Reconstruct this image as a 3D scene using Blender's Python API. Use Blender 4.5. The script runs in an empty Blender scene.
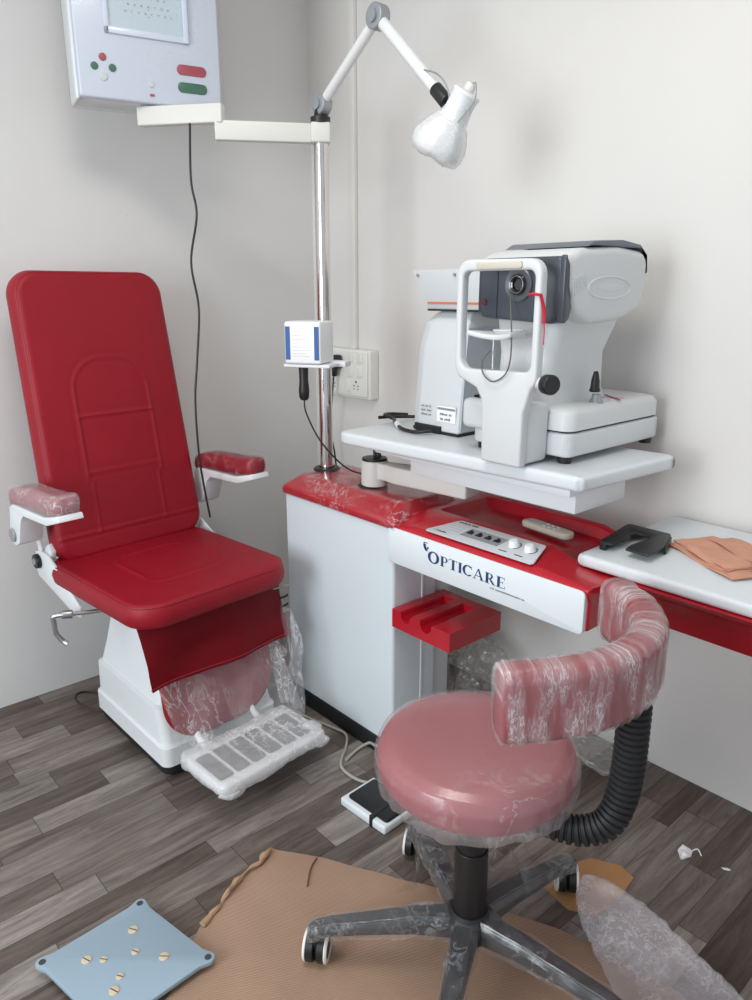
import bpy, bmesh, math, random
from mathutils import Vector, Matrix, noise
PI = math.pi
R = math.radians
rnd = random.Random(7)
COL = bpy.context.scene.collection

# ------------------------------------------------------------------ materials
def new_mat(name):
    m = bpy.data.materials.new(name); m.use_nodes = True
    nt = m.node_tree; b = nt.nodes['Principled BSDF']
    return m, nt, b

def pmat(name, col, rough=0.5, metal=0.0, coat=0.0, nscale=0, nstr=0.0, var=0.0, vscale=3.0, spec=0.5, sheen=0.0, detail=4.0):
    m, nt, b = new_mat(name)
    b.inputs['Base Color'].default_value = (*col, 1)
    b.inputs['Roughness'].default_value = rough
    b.inputs['Metallic'].default_value = metal
    b.inputs['Coat Weight'].default_value = coat
    b.inputs['Coat Roughness'].default_value = 0.15
    b.inputs['Specular IOR Level'].default_value = spec
    tc = nt.nodes.new('ShaderNodeTexCoord')
    if var > 0:
        n = nt.nodes.new('ShaderNodeTexNoise'); n.inputs['Scale'].default_value = vscale
        n.inputs['Detail'].default_value = 5
        nt.links.new(tc.outputs['Object'], n.inputs['Vector'])
        r = nt.nodes.new('ShaderNodeValToRGB')
        r.color_ramp.elements[0].position = 0.3; r.color_ramp.elements[1].position = 0.7
        r.color_ramp.elements[0].color = (*[c * (1 - var) for c in col], 1)
        r.color_ramp.elements[1].color = (*[min(1, c * (1 + var)) for c in col], 1)
        nt.links.new(n.outputs['Fac'], r.inputs['Fac']); nt.links.new(r.outputs['Color'], b.inputs['Base Color'])
    if nscale:
        n2 = nt.nodes.new('ShaderNodeTexNoise'); n2.inputs['Scale'].default_value = nscale; n2.inputs['Detail'].default_value = detail
        nt.links.new(tc.outputs['Object'], n2.inputs['Vector'])
        bp = nt.nodes.new('ShaderNodeBump'); bp.inputs['Strength'].default_value = nstr; bp.inputs['Distance'].default_value = 0.002
        nt.links.new(n2.outputs['Fac'], bp.inputs['Height']); nt.links.new(bp.outputs['Normal'], b.inputs['Normal'])
    return m

def film_mat(name, haze=0.25, streak=0.5, scale=14.0, rw=0.035, tint=(0.9, 0.9, 0.92), stretch=(1, 1, 1), rough=0.12, bump=0.5, rot=(0, 0, 0), uv=False, hvar=0.0, refl=0.35):
    """thin clear polythene: mostly see-through, slightly milky, crease glints painted as white streaks, glossy"""
    m = bpy.data.materials.new(name); m.use_nodes = True
    nt = m.node_tree; nt.nodes.clear(); N = nt.nodes.new; L = nt.links.new
    out = N('ShaderNodeOutputMaterial'); tc = N('ShaderNodeTexCoord'); mp = N('ShaderNodeMapping')
    mp.inputs['Scale'].default_value = stretch; mp.inputs['Rotation'].default_value = rot
    L(tc.outputs['UV' if uv else 'Object'], mp.inputs['Vector'])
    n = N('ShaderNodeTexNoise'); n.inputs['Scale'].default_value = scale; n.inputs['Detail'].default_value = 6; n.inputs['Distortion'].default_value = 0.35
    n.inputs['Roughness'].default_value = 0.6
    L(mp.outputs['Vector'], n.inputs['Vector'])
    # ridge: 1-|2n-1|
    s = N('ShaderNodeMath'); s.operation = 'MULTIPLY_ADD'; s.inputs[1].default_value = 2; s.inputs[2].default_value = -1; L(n.outputs['Fac'], s.inputs[0])
    a = N('ShaderNodeMath'); a.operation = 'ABSOLUTE'; L(s.outputs[0], a.inputs[0])
    r = N('ShaderNodeValToRGB'); L(a.outputs[0], r.inputs['Fac'])
    r.color_ramp.elements[0].position = 0.0; r.color_ramp.elements[0].color = (1, 1, 1, 1)
    r.color_ramp.elements[1].position = rw; r.color_ramp.elements[1].color = (0, 0, 0, 1)
    big = N('ShaderNodeTexNoise'); big.inputs['Scale'].default_value = scale * 0.25; L(mp.outputs['Vector'], big.inputs['Vector'])
    bm_ = N('ShaderNodeMapRange'); bm_.inputs['From Min'].default_value = 0.4; bm_.inputs['From Max'].default_value = 0.65; L(big.outputs['Fac'], bm_.inputs['Value'])
    mu = N('ShaderNodeMath'); mu.operation = 'MULTIPLY'; L(r.outputs['Color'], mu.inputs[0]); L(bm_.outputs['Result'], mu.inputs[1])
    fac = N('ShaderNodeMath'); fac.operation = 'MULTIPLY_ADD'; fac.inputs[1].default_value = streak; fac.use_clamp = True  # streak whitens the ridges in colour, imitating specular glints on the film
    hz = N('ShaderNodeMath'); hz.operation = 'MULTIPLY_ADD'; hz.inputs[1].default_value = hvar; hz.inputs[2].default_value = haze; L(bm_.outputs['Result'], hz.inputs[0]); L(hz.outputs[0], fac.inputs[2])
    L(mu.outputs[0], fac.inputs[0])
    bp = N('ShaderNodeBump'); bp.inputs['Strength'].default_value = bump; bp.inputs['Distance'].default_value = 0.004
    L(n.outputs['Fac'], bp.inputs['Height'])
    tr = N('ShaderNodeBsdfTransparent'); tr.inputs['Color'].default_value = (0.97, 0.97, 0.97, 1)
    pb = N('ShaderNodeBsdfPrincipled'); pb.inputs['Base Color'].default_value = (*tint, 1); pb.inputs['Roughness'].default_value = rough + 0.2
    L(bp.outputs['Normal'], pb.inputs['Normal'])
    gl = N('ShaderNodeBsdfGlossy'); gl.inputs['Roughness'].default_value = rough; L(bp.outputs['Normal'], gl.inputs['Normal'])
    lw = N('ShaderNodeLayerWeight'); lw.inputs['Blend'].default_value = 0.5; L(bp.outputs['Normal'], lw.inputs['Normal'])
    pw_ = N('ShaderNodeMath'); pw_.operation = 'POWER'; pw_.inputs[1].default_value = 3.5; L(lw.outputs['Facing'], pw_.inputs[0])
    fr = N('ShaderNodeMath'); fr.operation = 'MULTIPLY_ADD'; fr.inputs[1].default_value = refl; fr.inputs[2].default_value = 0.035; L(pw_.outputs[0], fr.inputs[0])
    m1 = N('ShaderNodeMixShader'); L(fac.outputs[0], m1.inputs['Fac']); L(tr.outputs[0], m1.inputs[1]); L(pb.outputs[0], m1.inputs[2])
    m2 = N('ShaderNodeMixShader'); L(fr.outputs[0], m2.inputs['Fac']); L(m1.outputs[0], m2.inputs[1]); L(gl.outputs[0], m2.inputs[2])
    L(m2.outputs[0], out.inputs['Surface'])
    return m

LEATHER = pmat('red_leatherette', (0.285, 0.004, 0.014), 0.5, spec=0.35, nscale=420, nstr=0.25, var=0.05, vscale=6)
LEATHER_D = pmat('red_leatherette_side', (0.26, 0.005, 0.014), 0.5, nscale=420, nstr=0.25)
REDGLOSS = pmat('red_gloss_fibreglass', (0.44, 0.006, 0.018), 0.28, coat=0.3, nscale=12, nstr=0.05)
WHITE = pmat('white_powder_coat', (0.74, 0.77, 0.78), 0.4, nscale=220, nstr=0.06)
WHITE2 = pmat('white_gloss_panel', (0.74, 0.80, 0.83), 0.30, coat=0.1)
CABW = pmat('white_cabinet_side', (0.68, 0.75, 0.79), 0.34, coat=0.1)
IVORY = pmat('ivory_metal_arm', (0.68, 0.67, 0.63), 0.45)
BOARD = pmat('white_laminate', (0.68, 0.72, 0.745), 0.32)
PLASTIC = pmat('instrument_white_plastic', (0.66, 0.68, 0.685), 0.42, nscale=500, nstr=0.04)
PLASTICW = pmat('instrument_pale_grey_plastic', (0.62, 0.65, 0.66), 0.45)
BLUEGREY = pmat('bluish_grey_painted_metal', (0.50, 0.56, 0.60), 0.5)
CHARCOAL = pmat('charcoal_plastic', (0.055, 0.065, 0.082), 0.35)
LIDGREY = pmat('slate_grey_lid', (0.14, 0.16, 0.19), 0.4)
BLACK = pmat('black_plastic', (0.012, 0.012, 0.013), 0.4)
BLACKM = pmat('black_matte', (0.010, 0.011, 0.013), 0.6)
RUBBER = pmat('black_rubber', (0.014, 0.015, 0.017), 0.55)
CHROME = pmat('polished_chrome', (0.72, 0.68, 0.66), 0.14, metal=1.0)
STEEL = pmat('dull_steel', (0.42, 0.42, 0.42), 0.35, metal=0.9)
GREYM = pmat('cast_grey_joint', (0.33, 0.35, 0.37), 0.4, metal=0.4)
BRASS = pmat('pale_brass', (0.72, 0.60, 0.42), 0.4, metal=0.25)
HOLE = pmat('dark_recess', (0.05, 0.05, 0.055), 0.7)
CREAMP = pmat('cream_remote_plastic', (0.66, 0.62, 0.52), 0.5)
PEACH = pmat('peach_cotton', (0.62, 0.31, 0.21), 0.9, nscale=600, nstr=0.6, var=0.06, vscale=30)
NAVY = pmat('navy_print', (0.015, 0.05, 0.14), 0.5)
BLUEP = pmat('blue_print', (0.02, 0.10, 0.32), 0.5)
INK = pmat('dark_ink', (0.05, 0.06, 0.07), 0.6)
GREYINK = pmat('grey_ink', (0.22, 0.25, 0.27), 0.6)
REDINK = pmat('red_ink', (0.45, 0.02, 0.06), 0.6)
ORANGE = pmat('orange_trim', (0.60, 0.17, 0.07), 0.5)
GREENB = pmat('green_button', (0.02, 0.13, 0.07), 0.35)
REDB = pmat('red_button', (0.38, 0.04, 0.07), 0.35)
SILVERL = pmat('silver_label', (0.62, 0.65, 0.68), 0.38, metal=0.15)
STRIPG = pmat('grey_switch_strip', (0.25, 0.27, 0.29), 0.5)
PANELW = pmat('chart_front', (0.62, 0.67, 0.76), 0.25, coat=0.2)
SCREEN = pmat('chart_screen', (0.55, 0.64, 0.70), 0.35)
PAPER = pmat('glossy_paper', (0.85, 0.86, 0.86), 0.35)
SOCKET = pmat('switch_plastic', (0.80, 0.79, 0.74), 0.3)
BLUEPLATE = pmat('pale_blue_enamel', (0.30, 0.40, 0.48), 0.38, nscale=60, nstr=0.05)
PLATESIDE = pmat('blue_enamel_side', (0.20, 0.28, 0.37), 0.45)
CREAMCORD = pmat('beige_cord', (0.42, 0.40, 0.35), 0.5)
CASTERW = pmat('caster_white_ring', (0.80, 0.78, 0.72), 0.45)
REDWIRE = pmat('red_string', (0.55, 0.01, 0.03), 0.6)
PEDAL = pmat('black_rubber_pad', (0.010, 0.010, 0.011), 0.35)
CARDP = pmat('brown_card', (0.42, 0.22, 0.09), 0.75, var=0.08, vscale=20)

FILM_SEAT = film_mat('film_over_stool', 0.13, 0.16, 12, rough=0.18, bump=0.22, hvar=0.05, tint=(0.95, 0.88, 0.90))
FILM_BACK = film_mat('film_over_stool_back', 0.12, 0.45, 17, rw=0.07, stretch=(8.0, 1.2, 1), uv=True, hvar=0.16, rough=0.17, bump=0.7, tint=(0.95, 0.9, 0.91))
FILM_HANG = film_mat('film_hanging', 0.13, 0.35, 14, rw=0.05, stretch=(1.4, 1.4, 0.3), bump=0.9, tint=(0.95, 0.95, 0.97))
FILM_FOOT = film_mat('film_crumpled', 0.34, 0.4, 20, rw=0.06, bump=0.6, tint=(0.97, 0.97, 0.98))
FILM_TOP = film_mat('film_tight', 0.02, 0.48, 30, rw=0.05, rough=0.1, bump=0.35, stretch=(1, 0.4, 1), rot=(0, 0, 0.5))
FILM_ARM = film_mat('film_arm_pad', 0.20, 0.4, 34, rw=0.05, rough=0.14, bump=0.5)
FILM_BAG = film_mat('bubble_wrap_film', 0.17, 0.34, 36, rw=0.08, tint=(0.95, 0.92, 0.96), bump=0.8, hvar=0.12, stretch=(1, 1, 1))
FILM_GREY = film_mat('crumpled_bag_film', 0.12, 0.30, 12, rw=0.06, tint=(0.85, 0.83, 0.78), bump=0.8)
FILM_LAMP = film_mat('film_on_lamp', 0.42, 0.3, 18, bump=0.4, tint=(0.95, 0.95, 0.96))

def wall_mat(name, col, var=0.03):
    m, nt, b = new_mat(name); N = nt.nodes.new; L = nt.links.new
    b.inputs['Roughness'].default_value = 0.62
    tc = N('ShaderNodeTexCoord')
    n = N('ShaderNodeTexNoise'); n.inputs['Scale'].default_value = 1.3; n.inputs['Detail'].default_value = 6
    L(tc.outputs['Object'], n.inputs['Vector'])
    r = N('ShaderNodeValToRGB'); r.color_ramp.elements[0].position = 0.35; r.color_ramp.elements[1].position = 0.65
    r.color_ramp.elements[0].color = (*[c * (1 - var) for c in col], 1); r.color_ramp.elements[1].color = (*[c * (1 + var) for c in col], 1)
    L(n.outputs['Fac'], r.inputs['Fac'])
    # small scuffs
    v = N('ShaderNodeTexNoise'); v.inputs['Scale'].default_value = 30; v.inputs['Detail'].default_value = 2; L(tc.outputs['Object'], v.inputs['Vector'])
    sr = N('ShaderNodeMapRange'); sr.inputs['From Min'].default_value = 0.79; sr.inputs['From Max'].default_value = 0.82; L(v.outputs['Fac'], sr.inputs['Value'])
    mx = N('ShaderNodeMix'); mx.data_type = 'RGBA'; mx.inputs['B'].default_value = (0.25, 0.22, 0.2, 1)
    L(sr.outputs['Result'], mx.inputs['Factor']); L(r.outputs['Color'], mx.inputs['A']); L(mx.outputs['Result'], b.inputs['Base Color'])
    bp = N('ShaderNodeBump'); bp.inputs['Strength'].default_value = 0.12; bp.inputs['Distance'].default_value = 0.003
    n3 = N('ShaderNodeTexNoise'); n3.inputs['Scale'].default_value = 9; n3.inputs['Detail'].default_value = 8; L(tc.outputs['Object'], n3.inputs['Vector'])
    L(n3.outputs['Fac'], bp.inputs['Height']); L(bp.outputs['Normal'], b.inputs['Normal'])
    return m
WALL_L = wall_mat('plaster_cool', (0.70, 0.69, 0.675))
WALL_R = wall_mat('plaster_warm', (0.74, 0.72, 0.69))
CEIL = wall_mat('ceiling_paint', (0.80, 0.80, 0.79))

def floor_mat():
    m, nt, b = new_mat('vinyl_planks'); N = nt.nodes.new; L = nt.links.new
    at = N('ShaderNodeAttribute'); at.attribute_name = 'plank'        # r tone, g across 0..1, b hue
    uv = N('ShaderNodeUVMap'); uv.uv_map = 'UVMap'
    sep = N('ShaderNodeSeparateColor'); L(at.outputs['Color'], sep.inputs['Color'])
    r = N('ShaderNodeValToRGB'); cr = r.color_ramp
    cr.elements[0].position = 0; cr.elements[0].color = (0.090, 0.068, 0.056, 1)
    cr.elements[1].position = 1; cr.elements[1].color = (0.27, 0.243, 0.222, 1)
    e = cr.elements.new(0.5); e.color = (0.165, 0.134, 0.117, 1)
    L(sep.outputs[0], r.inputs['Fac'])
    tc = N('ShaderNodeTexCoord'); mp = N('ShaderNodeMapping'); mp.inputs['Scale'].default_value = (26, 2.6, 1); L(tc.outputs['Object'], mp.inputs['Vector'])
    off = N('ShaderNodeVectorMath'); off.operation = 'ADD'; cmb = N('ShaderNodeCombineXYZ')
    k = N('ShaderNodeMath'); k.operation = 'MULTIPLY'; k.inputs[1].default_value = 57; L(sep.outputs[2], k.inputs[0]); L(k.outputs[0], cmb.inputs['Z'])
    L(mp.outputs['Vector'], off.inputs[0]); L(cmb.outputs['Vector'], off.inputs[1])
    g = N('ShaderNodeTexNoise'); g.inputs['Scale'].default_value = 1.6; g.inputs['Detail'].default_value = 9; g.inputs['Roughness'].default_value = 0.72; g.inputs['Distortion'].default_value = 0.8
    L(off.outputs[0], g.inputs['Vector'])
    gr = N('ShaderNodeMapRange'); gr.inputs['From Min'].default_value = 0.3; gr.inputs['From Max'].default_value = 0.7; gr.inputs['To Min'].default_value = 0.42; gr.inputs['To Max'].default_value = 1.5
    L(g.outputs['Fac'], gr.inputs['Value'])
    w = N('ShaderNodeTexNoise'); w.inputs['Scale'].default_value = 0.45; w.inputs['Detail'].default_value = 3; L(off.outputs[0], w.inputs['Vector'])
    wr = N('ShaderNodeMapRange'); wr.inputs['From Min'].default_value = 0.3; wr.inputs['From Max'].default_value = 0.7; wr.inputs['To Min'].default_value = 0.7; wr.inputs['To Max'].default_value = 1.25
    L(w.outputs['Fac'], wr.inputs['Value'])
    mm = N('ShaderNodeMath'); mm.operation = 'MULTIPLY'; L(gr.outputs['Result'], mm.inputs[0]); L(wr.outputs['Result'], mm.inputs[1])
    mul = N('ShaderNodeVectorMath'); mul.operation = 'SCALE'; L(r.outputs['Color'], mul.inputs[0]); L(mm.outputs[0], mul.inputs['Scale'])
    # seams from uv (metres from the plank edges)
    su = N('ShaderNodeSeparateXYZ'); L(uv.outputs['UV'], su.inputs[0])
    def seam(sock, wd):
        x = N('ShaderNodeMapRange'); x.inputs['From Min'].default_value = wd; x.inputs['From Max'].default_value = wd * 2.2; L(sock, x.inputs['Value']); return x.outputs['Result']
    mn = N('ShaderNodeMath'); mn.operation = 'MINIMUM'; L(seam(su.outputs['X'], 0.0006), mn.inputs[0]); L(seam(su.outputs['Y'], 0.0008), mn.inputs[1])
    dk = N('ShaderNodeMapRange'); dk.inputs['To Min'].default_value = 0.42; dk.inputs['To Max'].default_value = 1; L(mn.outputs[0], dk.inputs['Value'])
    m3 = N('ShaderNodeVectorMath'); m3.operation = 'SCALE'; L(mul.outputs[0], m3.inputs[0]); L(dk.outputs['Result'], m3.inputs['Scale'])
    L(m3.outputs[0], b.inputs['Base Color'])
    b.inputs['Roughness'].default_value = 0.42; b.inputs['Specular IOR Level'].default_value = 0.35
    bp = N('ShaderNodeBump'); bp.inputs['Strength'].default_value = 0.25; bp.inputs['Distance'].default_value = 0.001
    L(g.outputs['Fac'], bp.inputs['Height']); L(bp.outputs['Normal'], b.inputs['Normal'])
    return m

def cardboard_mat():
    m, nt, b = new_mat('corrugated_cardboard'); N = nt.nodes.new; L = nt.links.new
    tc = N('ShaderNodeTexCoord')
    w = N('ShaderNodeTexWave'); w.inputs['Scale'].default_value = 85; w.inputs['Distortion'].default_value = 0.8; w.inputs['Detail'].default_value = 1
    mp = N('ShaderNodeMapping'); mp.inputs['Rotation'].default_value = (0, 0, R(52)); L(tc.outputs['Object'], mp.inputs['Vector']); L(mp.outputs['Vector'], w.inputs['Vector'])
    n = N('ShaderNodeTexNoise'); n.inputs['Scale'].default_value = 5; n.inputs['Detail'].default_value = 6; L(tc.outputs['Object'], n.inputs['Vector'])
    r = N('ShaderNodeValToRGB'); r.color_ramp.elements[0].position = 0.3; r.color_ramp.elements[1].position = 0.7
    r.color_ramp.elements[0].color = (0.35, 0.222, 0.150, 1); r.color_ramp.elements[1].color = (0.41, 0.265, 0.182, 1)
    L(n.outputs['Fac'], r.inputs['Fac'])
    mr = N('ShaderNodeMapRange'); mr.inputs['To Min'].default_value = 0.88; mr.inputs['To Max'].default_value = 1.07; L(w.outputs['Fac'], mr.inputs['Value'])
    s = N('ShaderNodeVectorMath'); s.operation = 'SCALE'; L(r.outputs['Color'], s.inputs[0]); L(mr.outputs['Result'], s.inputs['Scale'])
    L(s.outputs[0], b.inputs['Base Color']); b.inputs['Roughness'].default_value = 0.8
    bp = N('ShaderNodeBump'); bp.inputs['Strength'].default_value = 0.5; bp.inputs['Distance'].default_value = 0.001; L(w.outputs['Fac'], bp.inputs['Height']); L(bp.outputs['Normal'], b.inputs['Normal'])
    return m
CARD = cardboard_mat()

# ------------------------------------------------------------------ object helpers
def obj(name, bm, mat, parent=None, smooth=35, label=None, recalc=True):
    me = bpy.data.meshes.new(name)
    if recalc: bmesh.ops.recalc_face_normals(bm, faces=bm.faces)
    bm.to_mesh(me); bm.free()
    me.materials.append(mat)
    if smooth:
        for p in me.polygons: p.use_smooth = True
        me.set_sharp_from_angle(angle=R(smooth))
    o = bpy.data.objects.new(name, me); COL.objects.link(o)
    if parent is not None:
        o.parent = parent
        if parent.type == 'EMPTY':
            o.matrix_parent_inverse = (Matrix.Translation(parent.location) @ Matrix.Rotation(parent.rotation_euler.z, 4, 'Z')).inverted()
    if label: o['label'] = label
    return o

def thing(name, label, cat, loc, group=None):
    o = bpy.data.objects.new(name, None); COL.objects.link(o); o.location = loc
    o.empty_display_size = 0.05
    o['label'] = label; o['category'] = cat
    if group: o['group'] = group
    return o

def tag(o, label, cat, group=None, kind=None):
    o['label'] = label; o['category'] = cat
    if group: o['group'] = group
    if kind: o['kind'] = kind
    return o

def join(*bms):
    a = bms[0]
    for b in bms[1:]:
        me = bpy.data.meshes.new('tmp'); b.to_mesh(me); a.from_mesh(me); bpy.data.meshes.remove(me); b.free()
    return a

def xf(bm, M):
    bmesh.ops.transform(bm, matrix=M, verts=bm.verts); return bm

def T(x, y, z): return Matrix.Translation((x, y, z))
def RZ(a): return Matrix.Rotation(R(a), 4, 'Z')
def RX(a): return Matrix.Rotation(R(a), 4, 'X')
def RY(a): return Matrix.Rotation(R(a), 4, 'Y')

def box(x0, x1, y0, y1, z0, z1, bev=0.0, seg=3, M=None):
    bm = bmesh.new(); bmesh.ops.create_cube(bm, size=1)
    xf(bm, T((x0+x1)/2, (y0+y1)/2, (z0+z1)/2) @ Matrix.Diagonal((abs(x1-x0), abs(y1-y0), abs(z1-z0), 1)))
    if bev: bmesh.ops.bevel(bm, geom=bm.edges[:], offset=bev, segments=seg, affect='EDGES', profile=0.5)
    if M is not None: xf(bm, M)
    return bm

def prism(pts, h0, h1, bev=0.0, seg=3, M=None):
    """polygon in xy extruded in z"""
    bm = bmesh.new()
    vs = [bm.verts.new((p[0], p[1], h0)) for p in pts]
    f = bm.faces.new(vs)
    r = bmesh.ops.extrude_face_region(bm, geom=[f])
    for v in [e for e in r['geom'] if isinstance(e, bmesh.types.BMVert)]: v.co.z = h1
    bmesh.ops.recalc_face_normals(bm, faces=bm.faces)
    if bev: bmesh.ops.bevel(bm, geom=[e for e in bm.edges], offset=bev, segments=seg, affect='EDGES', profile=0.5)
    if M is not None: xf(bm, M)
    return bm

# matrices taking an xy-drawn profile (extruded along local z) into other planes
XZ = Matrix(((1,0,0,0),(0,0,-1,0),(0,1,0,0),(0,0,0,1)))     # (x,y,h)->(x,-h,y): profile in XZ, extrude toward -Y
YZ = Matrix(((0,0,1,0),(1,0,0,0),(0,1,0,0),(0,0,0,1)))      # (a,b,h)->(h,a,b): profile in YZ, extrude along +X

def rrect(w, h, r, n=6, cx=0, cy=0):
    pts = []
    for (sx, sy, a0) in ((1, 1, 0), (-1, 1, 90), (-1, -1, 180), (1, -1, 270)):
        for i in range(n+1):
            a = R(a0 + 90*i/n)
            pts.append((cx + sx*(w/2-r) + r*math.cos(a), cy + sy*(h/2-r) + r*math.sin(a)))
    return pts

def cyl(p0, p1, r0, r1=None, n=24, bev=0.0, caps=True):
    r1 = r0 if r1 is None else r1
    p0 = Vector(p0); p1 = Vector(p1); d = p1-p0
    bm = bmesh.new()
    bmesh.ops.create_cone(bm, cap_ends=caps, segments=n, radius1=r0, radius2=r1, depth=d.length)
    if bev:
        es = [e for e in bm.edges if len(e.link_faces) == 2 and any(len(f.verts) > 4 for f in e.link_faces)]
        bmesh.ops.bevel(bm, geom=es, offset=bev, segments=3, affect='EDGES', profile=0.5)
    q = Vector((0, 0, 1)).rotation_difference(d.normalized())
    xf(bm, Matrix.Translation((p0+p1)/2) @ q.to_matrix().to_4x4())
    return bm

def lathe(prof, n=40, M=None):
    bm = bmesh.new(); rings = []
    for (r, z) in prof:
        if r < 1e-6: rings.append([bm.verts.new((0, 0, z))])
        else: rings.append([bm.verts.new((r*math.cos(2*PI*i/n), r*math.sin(2*PI*i/n), z)) for i in range(n)])
    for a, b in zip(rings, rings[1:]):
        for i in range(n):
            j = (i+1) % n
            if len(a) == 1 and len(b) == 1: continue
            if len(a) == 1: bm.faces.new((a[0], b[i], b[j]))
            elif len(b) == 1: bm.faces.new((a[i], a[j], b[0]))
            else: bm.faces.new((a[i], a[j], b[j], b[i]))
    if M is not None: xf(bm, M)
    return bm

def spline(pts, k=8):
    P = [Vector(p) for p in pts]
    if len(P) < 3: return P
    out = []
    for i in range(len(P)-1):
        p0 = P[max(i-1, 0)]; p1 = P[i]; p2 = P[i+1]; p3 = P[min(i+2, len(P)-1)]
        for s in range(k):
            t = s/k
            out.append(0.5*((2*p1)+(p2-p0)*t+(2*p0-5*p1+4*p2-p3)*t*t+(3*p1-p0-3*p2+p3)*t**3))
    out.append(P[-1]); return out

def sweep(path, prof, up=Vector((0, 0, 1)), closed_prof=True, caps=True, scale=None):
    """prof: list of (a,b): a along side vector, b along up-ish vector"""
    bm = bmesh.new(); rings = []; n = len(path)
    prev = None
    for i, p in enumerate(path):
        t = (path[min(i+1, n-1)] - path[max(i-1, 0)]).normalized()
        if prev is None:
            s = t.cross(up)
            if s.length < 1e-3: s = t.cross(Vector((1, 0, 0)))
            s.normalize()
        else:
            s = (prev - t*prev.dot(t)).normalized()
        u = s.cross(t).normalized(); prev = s
        k = scale(i/(n-1)) if scale else 1
        rings.append([bm.verts.new(p + s*a*k + u*b*k) for a, b in prof])
    m = len(prof)
    for a, b in zip(rings, rings[1:]):
        for i in range(m if closed_prof else m-1):
            j = (i+1) % m
            bm.faces.new((a[i], a[j], b[j], b[i]))
    if caps and closed_prof:
        bm.faces.new(rings[0]); bm.faces.new(rings[-1][::-1])
    return bm

def tube(pts, r, k=8, n=10, smooth=True, caps=True):
    path = spline(pts, k) if smooth else [Vector(p) for p in pts]
    rr = r if callable(r) else None
    prof = [((1 if rr else r)*math.cos(2*PI*i/n), (1 if rr else r)*math.sin(2*PI*i/n)) for i in range(n)]
    return sweep(path, prof, scale=rr, caps=caps)

def sd_rrect(x, y, w, h, r):
    qx = abs(x)-w/2+r; qy = abs(y)-h/2+r
    return math.hypot(max(qx, 0), max(qy, 0)) + min(max(qx, qy), 0) - r

def cushion(w, h, t, rc, rb, groove=None, nu=40, nv=60, crown=0.0, taper=0.0, back=True):
    """rounded slab in xy with padded front (+z) and back"""
    def ease(s):  # denser near the ends
        return 0.5*(s + (math.sin((s)*PI/2)))
    bm = bmesh.new(); F = []; B = []
    for j in range(nv+1):
        sy = ease(-1+2*j/nv); y = sy*h/2
        dy = abs(y)-(h/2-rc)
        hw = w/2 if dy <= 0 else w/2-rc+math.sqrt(max(rc*rc-dy*dy, 0))
        fr = []; br = []
        for i in range(nu+1):
            sx = ease(-1+2*i/nu); x = sx*hw
            d = -sd_rrect(x, y, w, h, rc)
            q = min(max(d/rb, 0), 1)
            prof = math.sqrt(max(0, 1-(1-q)**2))
            z = t/2*prof + crown*(1-(2*x/w)**2)*(1-(2*y/h)**2)
            g = groove(x, y) if groove else 0
            xx = x*(1 - taper*(y/h))
            edge = i in (0, nu) or j in (0, nv)
            vf = bm.verts.new((xx, y, 0 if edge else z-g))
            fr.append(vf); br.append(vf if edge else bm.verts.new((xx, y, -t/2*prof)))
        F.append(fr); B.append(br)
    for j in range(nv):
        for i in range(nu):
            try: bm.faces.new((F[j][i], F[j][i+1], F[j+1][i+1], F[j+1][i]))
            except ValueError: pass
            q = [B[j][i], B[j+1][i], B[j+1][i+1], B[j][i+1]]
            if len(set(q)) == 4:
                try: bm.faces.new(q)
                except ValueError: pass
    return bm

def jitter(bm, amp, sc, seed=0, only=None):
    for v in bm.verts:
        if only and not only(v.co): continue
        n = noise.noise_vector((v.co+Vector((seed*7.3, seed*3.1, seed)))*sc)
        v.co += n*amp
    return bm

def sheet(fn, nu, nv):
    bm = bmesh.new(); g = [[bm.verts.new(fn(i/nu, j/nv)) for i in range(nu+1)] for j in range(nv+1)]
    for j in range(nv):
        for i in range(nu): bm.faces.new((g[j][i], g[j][i+1], g[j+1][i+1], g[j+1][i]))
    return bm

def slab_sheet(fn, nu, nv, t):
    """a sheet with real thickness t below its upper face"""
    bm = bmesh.new()
    g = [[bm.verts.new(fn(i/nu, j/nv)) for i in range(nu+1)] for j in range(nv+1)]
    h = [[bm.verts.new(v.co - Vector((0, 0, t))) for v in row] for row in g]
    for j in range(nv):
        for i in range(nu):
            bm.faces.new((g[j][i], g[j][i+1], g[j+1][i+1], g[j+1][i])); bm.faces.new((h[j][i], h[j+1][i], h[j+1][i+1], h[j][i+1]))
    for i in range(nu):
        bm.faces.new((g[0][i], h[0][i], h[0][i+1], g[0][i+1])); bm.faces.new((g[nv][i], g[nv][i+1], h[nv][i+1], h[nv][i]))
    for j in range(nv):
        bm.faces.new((g[j][0], g[j+1][0], h[j+1][0], h[j][0])); bm.faces.new((g[j][nu], h[j][nu], h[j+1][nu], g[j+1][nu]))
    return bm

def text_mesh(s, size, M, depth=0.0004, shear=0.0):
    cu = bpy.data.curves.new('txt', 'FONT'); cu.body = s; cu.size = size; cu.extrude = depth; cu.align_x = 'LEFT'; cu.shear = shear
    o = bpy.data.objects.new('txt', cu); COL.objects.link(o)
    bpy.context.view_layer.update()
    dg = bpy.context.evaluated_depsgraph_get()
    me = bpy.data.meshes.new_from_object(o.evaluated_get(dg))
    bm = bmesh.new(); bm.from_mesh(me); bpy.data.objects.remove(o); bpy.data.curves.remove(cu); bpy.data.meshes.remove(me)
    return xf(bm, M)

def scribble(w, h, M, seed=0):
    """a line of print too small to read: a row of little uneven marks"""
    q = random.Random(seed); parts = []; x = 0
    while x < w:
        d = q.uniform(0.3, 0.9)*h
        if q.random() > 0.15: parts.append(box(x, x+d*0.8, h*q.uniform(0, 0.12), h*q.uniform(0.65, 1), 0, 0.0002, M=M))
        x += d
    return join(*parts)

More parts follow.
